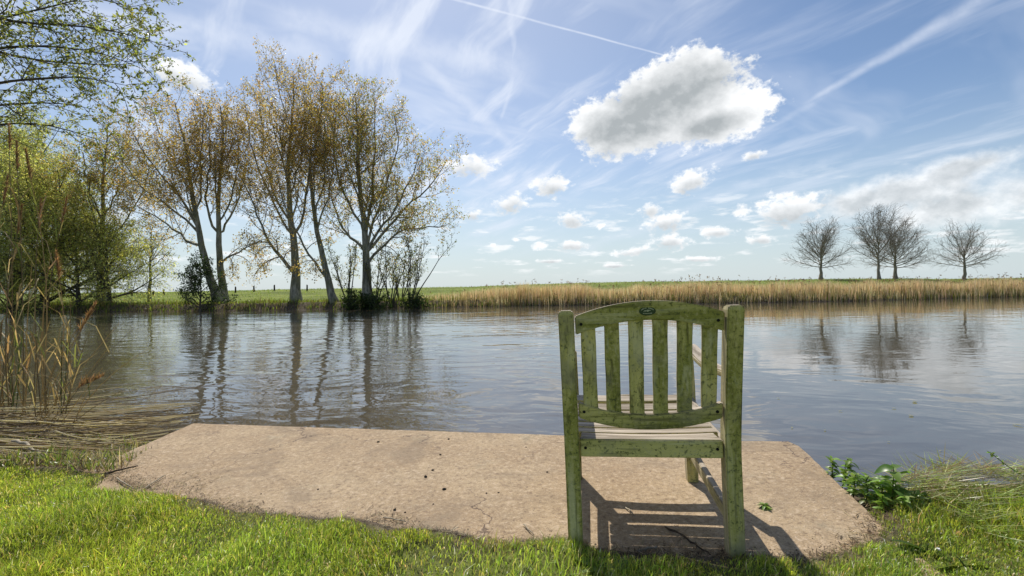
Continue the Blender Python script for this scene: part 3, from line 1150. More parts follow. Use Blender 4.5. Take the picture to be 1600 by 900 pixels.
poplar(13, 'tallest poplar, straight moss-flecked trunk with a low limb on one side',
       [(607, 842), (605, 760), (603, 660), (598, 600), (585, 540), (580, 440), (577, 340), (590, 220), (600, 100), (596, 22)],
       [[(602, 735), (560, 690), (520, 640), (490, 560), (460, 470), (420, 385)], [(600, 620), (545, 510), (490, 390), (450, 270), (436, 120)],
        [(599, 600), (640, 530), (642, 430), (652, 330), (690, 200), (692, 45)], [(590, 560), (530, 460), (500, 330), (490, 180), (482, 95)],
        [(580, 450), (620, 340), (630, 240), (650, 150)]], Y1, .37, extra=6)
poplar(14, 'poplar forking low, its two stems leaning from the water edge beside the brambles',
       [(735, 850), (715, 760), (690, 670), (675, 580), (665, 500), (655, 420), (652, 320), (660, 200), (655, 90)],
       [[(712, 752), (660, 690), (620, 610), (590, 550), (560, 470), (545, 380)], [(675, 575), (715, 470), (728, 380), (738, 280), (722, 160)],
        [(668, 520), (700, 400), (705, 300), (700, 180)]], Y1 - .5, .29, extra=2)
poplar(15, 'broad poplar with thick trunk behind the brambles, long limb reaching over open water side',
       [(843, 842), (842, 740), (840, 640), (835, 560), (822, 470), (815, 380), (810, 280), (815, 180), (802, 85)],
       [[(844, 690), (890, 650), (930, 600), (985, 565), (1045, 572), (1110, 562)], [(840, 640), (870, 540), (900, 440), (930, 340), (955, 240), (935, 165)],
        [(838, 600), (780, 480), (740, 380), (728, 250), (740, 120)], [(840, 600), (860, 470), (870, 350), (870, 230), (872, 100)],
        [(844, 660), (920, 560), (1000, 470), (1070, 400), (1112, 325)], [(840, 655), (780, 600), (740, 520), (715, 440)],
        [(842, 640), (930, 520), (990, 400), (1020, 300)]], Y1, .38, extra=6, cols=BRONZE + OLIVE[:1])
ident = lambda p: p
# more poplars standing behind, towards the willows
PS2 = [dict(q) for q in PSPEC]
poplar(16, 'bronze-leaved poplar half hidden behind the pale green willow',
       [(158, 474), (157, 420), (158, 370), (162, 320), (160, 270), (165, 220), (168, 175)],
       [[(158, 400), (120, 350), (95, 300), (90, 250)], [(158, 380), (200, 330), (225, 290), (235, 240)], [(160, 340), (140, 280), (130, 220)], [(161, 330), (190, 270), (195, 210)]],
       Y1 + 1.5, .30, conv=ident, cols=BRONZE + OLIVE[:1])
poplar(17, 'slim young tree with thin bare trunk standing alone before the fence',
       [(234, 476), (234, 440), (235, 410), (237, 385), (236, 360), (238, 345)],
       [[(234, 415), (252, 398), (266, 388)], [(234, 410), (216, 392), (206, 380)], [(236, 390), (250, 372), (255, 358)]],
       Y1 + 3.5, .16, extra=4, conv=ident, group=None, name='young_tree', rtop=.02, height_t=.45,
       spec=[dict(per_m=3.2, t0=.1, length=1.3, ang=.9, up=.1, wander=.12, rr=.5, npts=5, rmin=.008), dict(per_m=4.5, t0=.1, length=.6, ang=.8, up=-.1, wander=.15, rr=.6, npts=4, rmin=.005)],
       leafn={1: 4, 0: 3}, cols=SHRUB + BRONZE[:1], size=.10)


# ------------------------------------------------------------------ bare round-crowned trees beyond the reeds
def bare_tree(seed, label, bx, top_py, half_w, Yd, r0, fork, tall=1.0, sprd=1.0, nl=24):
    rng = np.random.default_rng(seed)
    p = at_depth(bx, 446, Yd)
    gz = float(ground_z(p[0], p[1]))
    top = at_depth(bx, top_py, Yd)[2]
    Ht = (top - gz) * .88
    hw = half_w * Yd / F
    n = 10
    P = np.stack([np.full(n, p[0]) + rng.normal(0, .03, n), np.full(n, Yd) + rng.normal(0, .03, n), np.linspace(gz - .1, gz + Ht * .72, n)], 1)
    r = r0 + (.04 - r0) * np.linspace(0, 1, n) ** .8
    trunk = flare((P, r), 1.4)
    limbs = []
    for q in range(nl):
        t = (q + .5) / nl
        z0 = gz + Ht * (fork + (.66 - fork) * t)
        k = np.interp(z0, P[:, 2], np.arange(n))
        st = np.array([np.interp(k, np.arange(n), P[:, c]) for c in range(3)])
        a = q * 2.4 + rng.normal(0, .3)
        incl = (1.36 - 1.05 * t) * sprd          # low limbs spread, high limbs rise
        reach = hw * (1.0 - .42 * t ** 2) / max(math.sin(incl), .55)
        reach = min(reach, Ht * .62)
        d = np.array([math.cos(a) * math.sin(incl), math.sin(a) * math.sin(incl), math.cos(incl)])
        pts = [st]
        for _ in range(8):
            d = d + np.array([0, 0, .05]) + rng.normal(0, .06, 3)
            d /= np.linalg.norm(d)
            pts.append(pts[-1] + d * reach * rng.uniform(.9, 1.1) / 8)
        rs = np.interp(z0, P[:, 2], r) * .42
        limbs.append((np.array(pts), rs + (.016 - rs) * np.linspace(0, 1, 9) ** .7))
    spec = [dict(per_m=4.8, t0=.15, length=1.15 * tall, ang=.62, up=.12, wander=.09, rr=.55, npts=5, shrink=.45, rmin=.009),
            dict(per_m=5.4, t0=.12, length=.75, ang=.62, up=.03, wander=.13, rr=.6, npts=4, shrink=.35, rmin=.007),
            dict(per_m=4.0, t0=.15, length=.42, ang=.55, up=.05, wander=.15, rr=.7, npts=3, shrink=.3, rmin=.0055)]
    tree('bare_tree', label, 'bare trees behind the reed belt', (p[0], Yd, gz), trunk, limbs, rng, spec, None, M_BARK3, trunk_sides=8, limb_sides=5)


bare_tree(31, 'leafless tree with round crown standing apart at the start of the row beyond the reeds', 1283, 355, 58, 48, .19, .24, 1.0, 1.05, 26)
bare_tree(32, 'taller narrow leafless tree, its crown meshing with the broader neighbour beside it', 1373, 331, 44, 47, .16, .26, 1.0, .82, 22)
bare_tree(33, 'broad leafless tree whose crown overlaps the taller narrow one beside it', 1399, 352, 66, 49, .20, .22, 1.1, 1.1, 28)
bare_tree(34, 'leafless tree with wide flat-topped crown at the far end of the row beyond the reeds', 1507, 361, 68, 48, .18, .28, .95, 1.14, 20)


# ------------------------------------------------------------------ willows, shrubs
def spreading(name, label, base, Ht, rad, rng, nl, cols, per, size, spec, r0=.2, group=None, stems=1, up0=.5, bark=M_BARK2, spread=.08, droop=.4, aspect=.45, fork=.1, cat='tree'):
    b = np.array(base, float)
    n = 10
    trunks = []
    P = np.stack([b[0] + np.cumsum(rng.normal(0, .04, n)) * rad / 4, b[1] + np.cumsum(rng.normal(0, .04, n)) * rad / 4, np.linspace(b[2] - .1, b[2] + Ht * .75, n)], 1)
    r = r0 + (.02 - r0) * np.linspace(0, 1, n) ** .8
    trunk = flare((P, r), 1.3)
    limbs = []
    for q in range(nl):
        t = (q + .5) / nl
        k = (fork + (.9 - fork) * t) * (n - 1)
        st = np.array([np.interp(k, np.arange(n), P[:, c]) for c in range(3)])
        a = q * 2.4 + rng.normal(0, .4)
        incl = 1.15 - .75 * t
        reach = rad * (1.15 - .35 * t) * rng.uniform(.8, 1.15)
        d = np.array([math.cos(a) * math.sin(incl), math.sin(a) * math.sin(incl), math.cos(incl)])
        pts = [st]
        for _ in range(8):
            d = d + np.array([0, 0, up0 * .06]) + rng.normal(0, .08, 3)
            d /= np.linalg.norm(d)
            pts.append(pts[-1] + d * reach / 8)
        rs = np.interp(k, np.arange(n), r) * .6
        limbs.append((np.array(pts), np.linspace(rs, .012, 9)))
    return tree(name, label, group, tuple(b), trunk, limbs, rng, spec, dict(size=size, per=per, cols=cols, spread=spread, droop=droop, aspect=aspect), bark, cat)


WSPEC = [dict(per_m=3.0, t0=.15, length=2.3, ang=.75, up=.10, wander=.12, rr=.5, npts=6, rmin=.010),
         dict(per_m=4.2, t0=.1, length=1.2, ang=.85, up=-.35, wander=.13, rr=.6, npts=5, rmin=.006),
         dict(per_m=4.0, t0=.1, length=.70, ang=.7, up=-.8, wander=.12, rr=.6, npts=4, rmin=.004)]


def far_base(px, Y):
    p = at_depth(px, 470, Y)
    return (p[0], Y, float(ground_z(p[0], Y)))


fs = float(far_shore(-28))
spreading('willow_tree', 'pale green willow spreading low over the water beside the tall near reeds', far_base(70, fs + .9), 11.0, 5.6, np.random.default_rng(41), 18, WILLOW,
          {2: 7, 1: 5}, .16, WSPEC, .28, 'willows on the far bank', fork=.06, aspect=.34, droop=.9)
spreading('willow_tree', 'tall dense willow towering behind the low pale one by the reeds', far_base(22, fs + 3.5), 15.5, 6.6, np.random.default_rng(42), 22, WILLOW,
          {2: 7, 1: 5}, .16, WSPEC, .35, 'willows on the far bank', fork=.12, aspect=.34, droop=.9)
spreading('willow_tree', 'smaller light green willow whose twigs droop beside the young tree', far_base(170, fs + .6), 6.0, 3.0, np.random.default_rng(43), 14, WILLOW,
          {2: 4, 1: 4, 0: 2}, .13, WSPEC, .16, 'willows on the far bank', fork=.08)
spreading('willow_tree', 'low rounded willow bush dipping its leaves into the water behind the tall reeds', far_base(20, fs + .3), 5.5, 3.6, np.random.default_rng(45), 16, WILLOW,
          {2: 6, 1: 4}, .14, WSPEC, .12, 'willows on the far bank', fork=.02, aspect=.34, droop=.9)
spreading('willow_tree', 'round yellow-green willow between the low bush and the half hidden poplar', far_base(122, fs + .5), 7.2, 3.6, np.random.default_rng(46), 14, WILLOW,
          {2: 5, 1: 4}, .14, WSPEC, .15, 'willows on the far bank', fork=.02, aspect=.34, droop=.9)
# dark bush at the twin poplars, saplings round the broad poplar
BSPEC = [dict(per_m=4.5, t0=.1, length=.9, ang=.7, up=.1, wander=.12, rr=.55, npts=4, rmin=.006),
         dict(per_m=5.0, t0=.1, length=.4, ang=.8, up=.0, wander=.15, rr=.6, npts=3, rmin=.004)]
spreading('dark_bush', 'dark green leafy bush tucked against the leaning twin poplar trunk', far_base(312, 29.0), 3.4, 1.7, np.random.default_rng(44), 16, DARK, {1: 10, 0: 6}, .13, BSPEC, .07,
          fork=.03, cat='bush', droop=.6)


def sapling(px, Y, Ht, rad, seed, label, dens=5, lean=0.0, n=5, cols=SHRUB, size=.10):
    """several thin stems from one foot"""
    rng = np.random.default_rng(seed)
    b = np.array(far_base(px, Y))
    stems = []
    for q in range(n):
        a = q * 2.4 + rng.uniform(0, 1)
        d = np.array([math.cos(a) * .28 + lean, math.sin(a) * .28, 1.0])
        pts = [b + np.array([math.cos(a) * .12, math.sin(a) * .12, -.05])]
        L = Ht * rng.uniform(.7, 1.08)
        for _ in range(9):
            d = d + rng.normal(0, .06, 3)
            d /= np.linalg.norm(d)
            pts.append(pts[-1] + d * L / 9)
        stems.append((np.array(pts), np.linspace(.045, .010, 10)))
    spec = [dict(per_m=3.8, t0=.22, length=rad, ang=.62, up=.3, wander=.10, rr=.55, npts=5, rmin=.009),
            dict(per_m=4.2, t0=.1, length=rad * .45, ang=.7, up=.1, wander=.14, rr=.6, npts=3, rmin=.006)]
    tree('sapling', label, 'saplings round the poplar trunks', tuple(b), stems[0], stems[1:], rng, spec,
         dict(size=size, per={1: dens, 0: dens - 1}, cols=cols, spread=.05, droop=.1), M_BARK2)


sapling(543, 30.3, 4.6, 1.1, 51, 'small-leaved sapling thicket between the forking poplar and the broad poplar')
sapling(612, 30.4, 4.4, 1.0, 52, 'multi-stemmed sapling close against the broad poplar trunk')
sapling(643, 30.2, 4.9, 1.3, 53, 'outermost airy sapling leaning away from the poplars over the reeds', lean=.18)
sapling(626, 31.5, 3.3, .9, 54, 'short sapling standing behind the airy leaning one', dens=6)
sapling(588, 31.0, 3.6, .9, 55, 'thin sapling with twigs half covered by the broad poplar trunk', dens=4)
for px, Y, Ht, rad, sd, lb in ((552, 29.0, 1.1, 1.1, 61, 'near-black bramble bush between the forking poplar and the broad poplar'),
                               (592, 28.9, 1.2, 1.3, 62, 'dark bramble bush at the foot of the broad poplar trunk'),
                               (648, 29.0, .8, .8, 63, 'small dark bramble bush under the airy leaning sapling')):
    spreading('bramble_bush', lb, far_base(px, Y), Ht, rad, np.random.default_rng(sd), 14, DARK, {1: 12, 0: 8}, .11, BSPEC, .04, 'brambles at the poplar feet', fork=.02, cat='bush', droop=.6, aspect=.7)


# ------------------------------------------------------------------ near tree whose boughs hang into view
def near_tree():
    rng = np.random.default_rng(71)
    bx, by = -9.4, 6.4
    gz = float(ground_z(bx, by))
    gz = max(gz, -.1)
    P = np.stack([np.linspace(bx, bx + .5, 10), np.linspace(by, by + .2, 10), np.linspace(gz - .2, 6.2, 10)], 1)
    trunk = flare((P, np.linspace(.26, .06, 10)), 1.3)
    limbs = []
    for zp, Y0, dY in (([(-80, 92), (0, 72), (60, 66), (120, 72), (180, 88), (232, 112)], 6.3, .3),
                       ([(-80, 150), (0, 124), (80, 122), (140, 112), (200, 134)], 6.5, -.5),
                       ([(-80, 40), (0, 30), (100, 8), (200, -22)], 6.3, .6),
                       ([(-80, 214), (0, 186), (80, 194), (165, 222)], 6.8, .4),
                       ([(-80, 10), (50, 40), (150, 38), (238, 66)], 6.2, -.6),
                       ([(-80, 60), (40, 96), (130, 98), (190, 108), (225, 96)], 6.6, .5),
                       ([(-80, -40), (60, -20), (150, -4), (225, 18)], 6.4, .2),
                       ([(-80, 180), (20, 160), (90, 158), (150, 172)], 6.7, .3)):
        lb = traced(zp, Y0, dY, 1, 1, 12, conv=ident, rng=rng, wob=.03)[0]
        k = int(np.argmin(np.abs(P[:, 2] - (lb[0, 2] - .4))))
        pts = resample(np.concatenate([[P[k]], lb]), 14)
        limbs.append((pts, np.linspace(.032, .003, 14)))
    for q in range(7):
        k = rng.integers(4, 10)
        a = rng.uniform(1.8, 5.0)
        d = np.array([math.cos(a), math.sin(a), .45])
        pts = [P[k]]
        for _ in range(9):
            d = d + np.array([0, 0, .02]) + rng.normal(0, .08, 3)
            d /= np.linalg.norm(d)
            pts.append(pts[-1] + d * .33)
        limbs.append((np.array(pts), np.linspace(.06, .01, 10)))
    spec = [dict(per_m=5.5, t0=.30, length=1.0, ang=.62, up=.02, wander=.13, rr=.5, npts=7, rmin=.0045, shrink=.4),
            dict(per_m=9, t0=.08, length=.34, ang=.7, up=.05, wander=.16, rr=.6, npts=4, rmin=.0026, shrink=.3)]
    tree('overhanging_tree', 'slender near tree whose budding boughs hang over the river beside the reeds', None, (bx, by, gz), trunk, limbs, rng, spec,
         dict(size=.046, per={1: 15, 0: 8}, cols=BUDDING, spread=.012, droop=.0, aspect=.45), M_BARK2)


near_tree()

# ------------------------------------------------------------------ lawn
GREENS = [(5, (0.329, 0.419, 0.060)), (4, (0.406, 0.473, 0.078)), (3, (0.231, 0.321, 0.051)), (1.2, (0.526, 0.499, 0.129)), (.7, (0.789, 0.571, 0.295)), (.35, (1.096, 0.821, 0.590))]
DRYG = [(3, (0.250, 0.250, 0.075)), (3, (0.350, 0.288, 0.125)), (2, (0.188, 0.213, 0.050)), (2, (0.450, 0.362, 0.200))]


def lawn():
    rng = np.random.default_rng(81)
    N, N2 = 300000, 90000
    x = np.concatenate([rng.uniform(-3.5, 3.6, N), rng.uniform(-5.5, 5.5, N2)])
    y = np.concatenate([rng.uniform(1.3, 2.85, N), rng.uniform(-.6, 3.6, N2)])
    N += N2
    e = lawn_edge(x) + .035 * vnoise(x * 9, y * 9, 21) + .02
    d = e - y
    keep = d > 0
    side_ = (x > 1.33) & (x < 2.0) & (d > -.14) & (d <= 0)      # grass creeping in between the slab side and the weeds
    d = np.where(side_, .10, d)
    keep |= side_
    # fray out towards the bare edge, thin out where nothing is seen
    pr = np.clip(.25 + d * 9, 0, 1)
    patch = vnoise(x * 2.2, y * 2.2, 22)
    pr = pr * np.where(patch < -1.0, .30, 1.0)
    keep &= rng.random(N) < pr
    x, y, d, patch = x[keep], y[keep], d[keep], patch[keep]
    n = len(x)
    z = ground_z(x, y) - .004
    tuft = np.clip(vnoise(x * 5, y * 5, 23) * .33 + .72, .3, 1.6)
    h = (.024 + .044 * rng.random(n) ** 1.5) * tuft * np.clip(.5 + d * 4, .5, 1.0)
    h = h * np.where(rng.random(n) < .02, 1.9, 1.0)
    h *= 1 + .5 * sstep(1.5, 2.0, x)
    w = rng.uniform(.0016, .0044, n)
    lean = np.abs(rng.normal(.55, .4, n)) + .1
    az = rng.normal(-.6, 1.5, n) + vnoise(x * 3, y * 3, 24)
    C = lcol(n, rng, GREENS, .32)
    dry = rng.random(n) < np.clip(.75 - d * 6, .02, .75)
    C[dry] = lcol(int(dry.sum()), rng, DRYG, .25)
    yel = np.clip(vnoise(x * 1.6, y * 1.6, 25) * .5, -1, 1)[:, None]
    C = C * (1 + yel * np.array([[.16, .05, -.12]]))
    C = C * np.clip(1 + .12 * vnoise(x * 4.3, y * 4.3, 28), .55, 1.5)[:, None]
    V, Q, T, CC = blades(np.stack([x, y, z], 1), h, w, az, lean, C, rng)
    tag(link('grass', mesh('grass', V, [Q, T], M_GRASS, CC)), 'short bright green lawn grass along the near side of the slab', 'grass', kind='stuff')
    # lying dry bits along the frayed edge
    N = 7000
    px = rng.uniform(-3.1, 1.75, N)
    off = np.abs(rng.normal(0, .06, N)) * np.where(px < -1.6, 2.4, 1.0) * (1 + .8 * np.clip(vnoise(px * 3, px * 0, 27), -.8, 2))
    py = lawn_edge(px) + .0 + off
    n = len(px)
    P = np.stack([px, py, np.maximum(zslab(px, py), ground_z(px, py)) + .003], 1)
    V, Q, T, CC = blades(P, rng.uniform(.008, .05, n), rng.uniform(.0012, .0042, n), rng.uniform(0, 6.28, n), rng.uniform(2.75, 3.1, n),
                         lcol(n, rng, [(3, (.36, .29, .18)), (3, (.20, .15, .09)), (3, (.10, .075, .05)), (1, (.5, .42, .3))], .3), rng, -1.0)
    # crumbs of soil
    m = 4200
    cx = rng.uniform(-3.0, 1.75, m)
    cy = lawn_edge(cx) + np.abs(rng.normal(0, .05, m)) * np.where(cx < -1.6, 2.0, 1.0)
    cz = np.maximum(zslab(cx, cy), ground_z(cx, cy))
    r_ = rng.uniform(.0012, .0052, m) * rng.uniform(.5, 1, m)
    tet = np.array([[1, 0, 0], [-.5, .85, 0], [-.5, -.85, 0], [0.1, .1, .9]])
    CV = np.stack([cx, cy, cz], 1)[:, None, :] + (tet[None] * r_[:, None, None] * rng.uniform(.7, 1.3, (m, 4, 1)))
    k = np.arange(m)[:, None] * 4 + len(V)
    CT = np.concatenate([k + np.array([[0, 1, 3]]), k + np.array([[1, 2, 3]]), k + np.array([[2, 0, 3]])])
    CCc = np.repeat(lcol(m, rng, [(2, (.13, .095, .065)), (1, (.08, .06, .04)), (1, (.22, .16, .11))], .3), 4, axis=0)
    me = mesh('dry_litter', np.concatenate([V, CV.reshape(-1, 3)]), [Q, np.concatenate([T, CT])], M_REED, np.concatenate([CC, CCc]))
    tag(link('dry_litter', me), 'dry grass bits and soil crumbs strewn along the frayed lawn edge on the slab', 'litter', kind='stuff')


lawn()


# ------------------------------------------------------------------ far bank: reeds, rough grass, fence posts
def far_bank():
    rng = np.random.default_rng(91)
    # reed belt
    x0 = at_depth(628, 470, 29)[0]
    N = 60000
    x = x0 + (75 - x0) * rng.random(N) ** 1.15
    f = rng.uniform(-.25, 2.6, N)
    ramp = sstep(x0, x0 + 7, x)
    clump = np.clip(.90 + .13 * vnoise(x * 1.1, f * 1.3, 31) + .08 * vnoise(x * .3, f, 35), .45, 1.3)
    keep = rng.random(N) < (.15 + .85 * ramp) * np.clip(.35 + clump * .6, 0, 1)
    x, f, clump, ramp = x[keep], f[keep], clump[keep], ramp[keep]
    n = len(x)
    y = far_shore(x) + f
    z = np.maximum(ground_z(x, y), WATER_Z - .1) - .03
    front = sstep(.5, -.1, f)
    h = (.80 + .34 * rng.random(n)) * clump * (.45 + .55 * ramp) * (1 - .55 * front * rng.random(n))
    w = rng.uniform(.010, .026, n)
    C = lcol(n, rng, [(4, (.76, .58, .44)), (3, (.68, .51, .38)), (2, (.84, .69, .55)), (1.4, (.46, .38, .21)), (.8, (.42, .30, .20))], .18)
    grn = (rng.random(n) < .10 + .30 * front + .25 * (1 - ramp))
    C[grn] = lcol(int(grn.sum()), rng, [(2, (.16, .19, .05)), (2, (.22, .20, .07)), (1, (.09, .09, .035))], .25)
    V, Q, T, CC = blades(np.stack([x, y, z], 1), h, w, rng.uniform(0, 6.28, n), np.abs(rng.normal(.10, .10, n)), C, rng, .6)
    # taller plumed heads standing out of the belt
    k = rng.random(n) < .010 + .014 * sstep(5, 14, x)
    P = np.stack([x[k], y[k] + .4, z[k]], 1)
    m = len(P)
    hh = h[k] * rng.uniform(1.08, 1.26, m)
    V2, Q2, T2, C2 = blades(P, hh, np.full(m, .014), rng.uniform(0, 6.28, m), np.abs(rng.normal(.12, .08, m)), lcol(m, rng, [(1, (.28, .20, .12))], .2), rng, .6)
    tip = V2.reshape(-1, 5, 3)[:, 4]
    pl, pt, pc = leaves(np.repeat(tip, 3, 0) - np.array([0, 0, .05]), .14, rng, [(1, (.17, .115, .08)), (1, (.24, .17, .115))], .2, -.9, .35)
    o1, o2 = len(V), len(V) + len(V2)
    me = mesh('reed_belt', np.concatenate([V, V2, pl]), [np.concatenate([Q, Q2 + o1]), np.concatenate([T, T2 + o1, pt + o2])], M_REED, np.concatenate([CC, C2, pc]))
    tag(link('reed_belt', me), 'long belt of dry tan reeds along the far waterline', 'reeds', kind='stuff')
    # rough grass of the far bank and the dike
    N = 62000
    x = rng.uniform(-52, 70, N)
    f = np.where(rng.random(N) < .45, rng.uniform(-.12, 1.6, N), 1.6 + 16 * rng.random(N) ** 1.3)
    y = far_shore(x) + f
    z = ground_z(x, y) - .02
    nearb = sstep(2.2, .2, f)
    h = (.06 + .10 * rng.random(N)) + nearb * rng.uniform(.05, .30, N) * np.clip(1 + .5 * vnoise(x * 1.7, f, 33), .3, 1.8)
    w = rng.uniform(.015, .04, N)
    C = lcol(N, rng, [(4, (.20, .29, .032)), (3, (.27, .34, .045)), (2, (.13, .20, .026)), (.8, (.32, .30, .08))], .2)
    br = rng.random(N) < nearb * .55
    C[br] = lcol(int(br.sum()), rng, [(2, (.20, .165, .07)), (2, (.14, .13, .04)), (1, (.28, .21, .11)), (1, (.06, .06, .025))], .25)
    V, Q, T, CC = blades(np.stack([x, y, z], 1), h, w, rng.uniform(0, 6.28, N), np.abs(rng.normal(.4, .3, N)), C, rng)
    tag(link('bank_grass', mesh('bank_grass', V, [Q, T], M_GRASS, CC)), 'rough green and straw grass on the far bank and dike slope', 'grass', kind='stuff')
    # fence posts on the dike
    me = None
    for q, px in enumerate((206, 239, 256, 283, 341, 368, 397, 429, 480)):
        p = at_depth(px, 462, 41.5)
        gz = float(ground_z(p[0], p[1]))
        if me is None:
            bm = bmesh.new()
            bmesh.ops.create_cone(bm, cap_ends=True, segments=8, radius1=.075, radius2=.065, depth=.58, matrix=Matrix.Translation((0, 0, .21)))
            top = [v for v in bm.verts if v.co.z > .4]
            for v in top:
                v.co.z += .05 * v.co.x / .065
            bmesh.ops.bevel(bm, geom=bm.edges[:], offset=.006, segments=1, affect='EDGES')
            me = bpy.data.meshes.new('fence_post')
            bm.to_mesh(me)
            bm.free()
            me.materials.append(M_POST)
        o = link('fence_post', me)
        o.location = (p[0], p[1], gz)
        o.rotation_euler = (rng.normal(0, .04), rng.normal(0, .04), rng.uniform(0, 6))
        tag(o, 'short dark wooden fence post on the green dike behind the poplars', 'post', 'fence posts on the dike')


far_bank()


# ------------------------------------------------------------------ near reeds beside the slab
def near_reeds():
    rng = np.random.default_rng(101)
    clumps = [thing('reed_clump', (-5.05, 4.55, -.33), 'tall brown reeds with feathery plumes standing in the shallows', 'reeds'),
              thing('reed_clump', (-4.45, 4.3, -.33), 'thin bent reed stems leaning out over the water beside the fallen reeds', 'reeds')]
    org = [np.array((-5.05, 4.55, -.33)), np.array((-4.45, 4.3, -.33))]

    def stem(ci, b, tip, bow, r, plume, nleaf, green=False):
        b, tip = np.asarray(b, float), np.asarray(tip, float)
        t = np.linspace(0, 1, 8)[:, None]
        P = b + (tip - b) * t + np.array(bow) * (4 * t * (1 - t))
        V, Q = tubes([(P, np.linspace(r, r * .45, 8))], 5)
        c = np.array([.42, .33, .19]) if not green else np.array([.16, .22, .05])
        if rng.random() < .4:
            c = c * .6
        C = np.tile(c * rng.uniform(.8, 1.15), (len(V), 1))
        o = link('stem', mesh('stem', V, [Q], M_REED, C, True, origin=org[ci]), clumps[ci])
        if nleaf:
            n = nleaf
            k = rng.uniform(.25, .92, n)
            base = np.stack([np.interp(k, t[:, 0], P[:, i]) for i in range(3)], 1)
            V, Q, T, CC = blades(base, rng.uniform(.25, .5, n), rng.uniform(.008, .016, n), rng.uniform(0, 6.28, n), rng.uniform(.35, 1.2, n),
                                 lcol(n, rng, [(2, (.40, .30, .17)), (2, (.30, .21, .11)), (1, (.20, .22, .07))], .25), rng)
            for q in range(n):
                link('leaf', mesh('leaf', V[q * 5:q * 5 + 5], [Q[:1], T[:1]], M_REED, CC[q * 5:q * 5 + 5], origin=org[ci]), o)
        if plume:
            n = 150
            k = rng.random(n) ** .8
            d = (P[-1] - P[-3])
            d /= np.linalg.norm(d)
            base = P[-1] - d * .14 + d[None] * (k * .30)[:, None]
            V, Q, T, CC = blades(base, rng.uniform(.05, .13, n) * (1.15 - .7 * k), rng.uniform(.003, .0065, n), rng.normal(.4, 1.1, n), rng.uniform(.15, 1.0, n),
                                 lcol(n, rng, [(3, (.33, .19, .10)), (2, (.24, .135, .075)), (1, (.44, .30, .19))], .2), rng)
            link('plume', mesh('plume', V, [Q, T], M_REED, CC, origin=org[ci]), o).parent = o

    def tipat(px, py, Y):
        return at_depth(px, py, Y)
    for (px, py, plume, bx) in ((14, 218, 1, 20), (26, 246, 1, 34), (44, 262, 1, 52), (8, 300, 1, 8), (62, 335, 1, 60), (-20, 200, 1, 0), (-45, 240, 1, -30), (30, 345, 1, 28),
                                (80, 395, 0, 74), (100, 330, 1, 82), (-70, 260, 1, -60), (50, 410, 0, 48), (90, 420, 1, 70), (16, 380, 0, 14), (-100, 230, 1, -90),
                                (70, 455, 0, 66), (110, 470, 0, 90), (36, 440, 0, 40), (-130, 250, 1, -120)):
        Y = rng.uniform(4.35, 4.9)
        b = at_depth(bx + rng.uniform(-8, 8), 640, Y)
        b[2] = -.42
        stem(0, b, tipat(px, py, Y + rng.uniform(-.15, .15)), rng.normal(0, .05, 3), .0055, plume, rng.integers(3, 7))
    for q in range(46):              # undergrowth of shorter stems, some green
        Y = rng.uniform(4.1, 4.9)
        bx = rng.uniform(-110, 105)
        b = at_depth(bx, 640, Y)
        b[2] = -.42
        stem(0, b, tipat(bx + rng.normal(0, 24), rng.uniform(470, 585), Y), rng.normal(0, .03, 3), .0045, 0, rng.integers(2, 6), rng.random() < .35)
    for (px, py, plume, bx, by) in ((150, 482, 0, 62, 650), (205, 516, 0, 70, 655), (136, 500, 1, 50, 640), (172, 540, 0, 40, 650), (122, 528, 0, 84, 655), (232, 545, 0, 96, 655),
                                    (186, 505, 0, 30, 640), (160, 575, 0, 60, 660), (140, 598, 1, 20, 660), (105, 505, 0, 75, 650), (212, 600, 0, 70, 662)):
        Y = rng.uniform(3.9, 4.3)
        b = at_depth(bx, by, Y)
        b[2] = -.42
        stem(1, b, tipat(px, py, Y - .15), np.array([rng.normal(-.04, .05), 0, rng.normal(.03, .04)]), .0035, plume, rng.integers(0, 3))

    # fallen stalks in a mat between the reeds and the slab
    paths = []
    cols = []
    for q in range(640):
        t = rng.random()
        x = rng.uniform(-6.0, -2.75)
        lo = np.interp(x, [-6, -3.2, -2.6], [2.75, 2.85, 2.95])
        hi = near_shore(x) + .12
        y = rng.uniform(lo, max(hi, lo + .2))
        L = rng.uniform(.35, 1.7)
        a = rng.normal(.08, .32)
        if rng.random() < .12:
            a = rng.uniform(-1.5, 1.5)
        x1 = x + L * math.cos(a)
        lim = (-2.42 if y < 2.95 else -2.62 - .55 * (y - 2.95)) + rng.uniform(-.14, .04)
        if x1 > lim:
            x -= x1 - lim
        xs = np.linspace(x, x + L * math.cos(a), 5)
        ys = y + np.linspace(0, L * math.sin(a), 5) + rng.normal(0, .10) * np.linspace(0, 1, 5) ** 2 * L + rng.normal(0, .012, 5)
        zs = np.maximum(ground_z(xs, ys), WATER_Z) + .008 + abs(rng.normal(.06, .075)) * (1 - .4 * np.linspace(0, 1, 5)) + rng.normal(0, .006, 5)
        paths.append((np.stack([xs, ys, zs], 1), np.linspace(.0046, .0026, 5) * rng.uniform(.7, 1.3)))
        c = np.array([(.55, .48, .36), (.42, .34, .23), (.70, .64, .52), (.22, .17, .11)][rng.choice(4, p=[.32, .25, .2, .23])]) * rng.uniform(.8, 1.15)
        cols.append(np.tile(c, (20, 1)))
    V, Q = tubes(paths, 4)
    tag(link('fallen_reeds', mesh('fallen_reeds', V, [Q], M_REED, np.concatenate(cols), True)), 'mat of fallen straw-coloured reed stalks between the standing reeds and slab', 'reeds', kind='stuff')
    # weeds and dead leaves in the mat
    N = 26000
    x = rng.uniform(-6.0, -2.30, N)
    y = rng.uniform(2.5, 4.4, N)
    le = y - lawn_edge(x)
    ok = (le > -.05) & (y < near_shore(x) + .05)
    x, y = x[ok], y[ok]
    n = len(x)
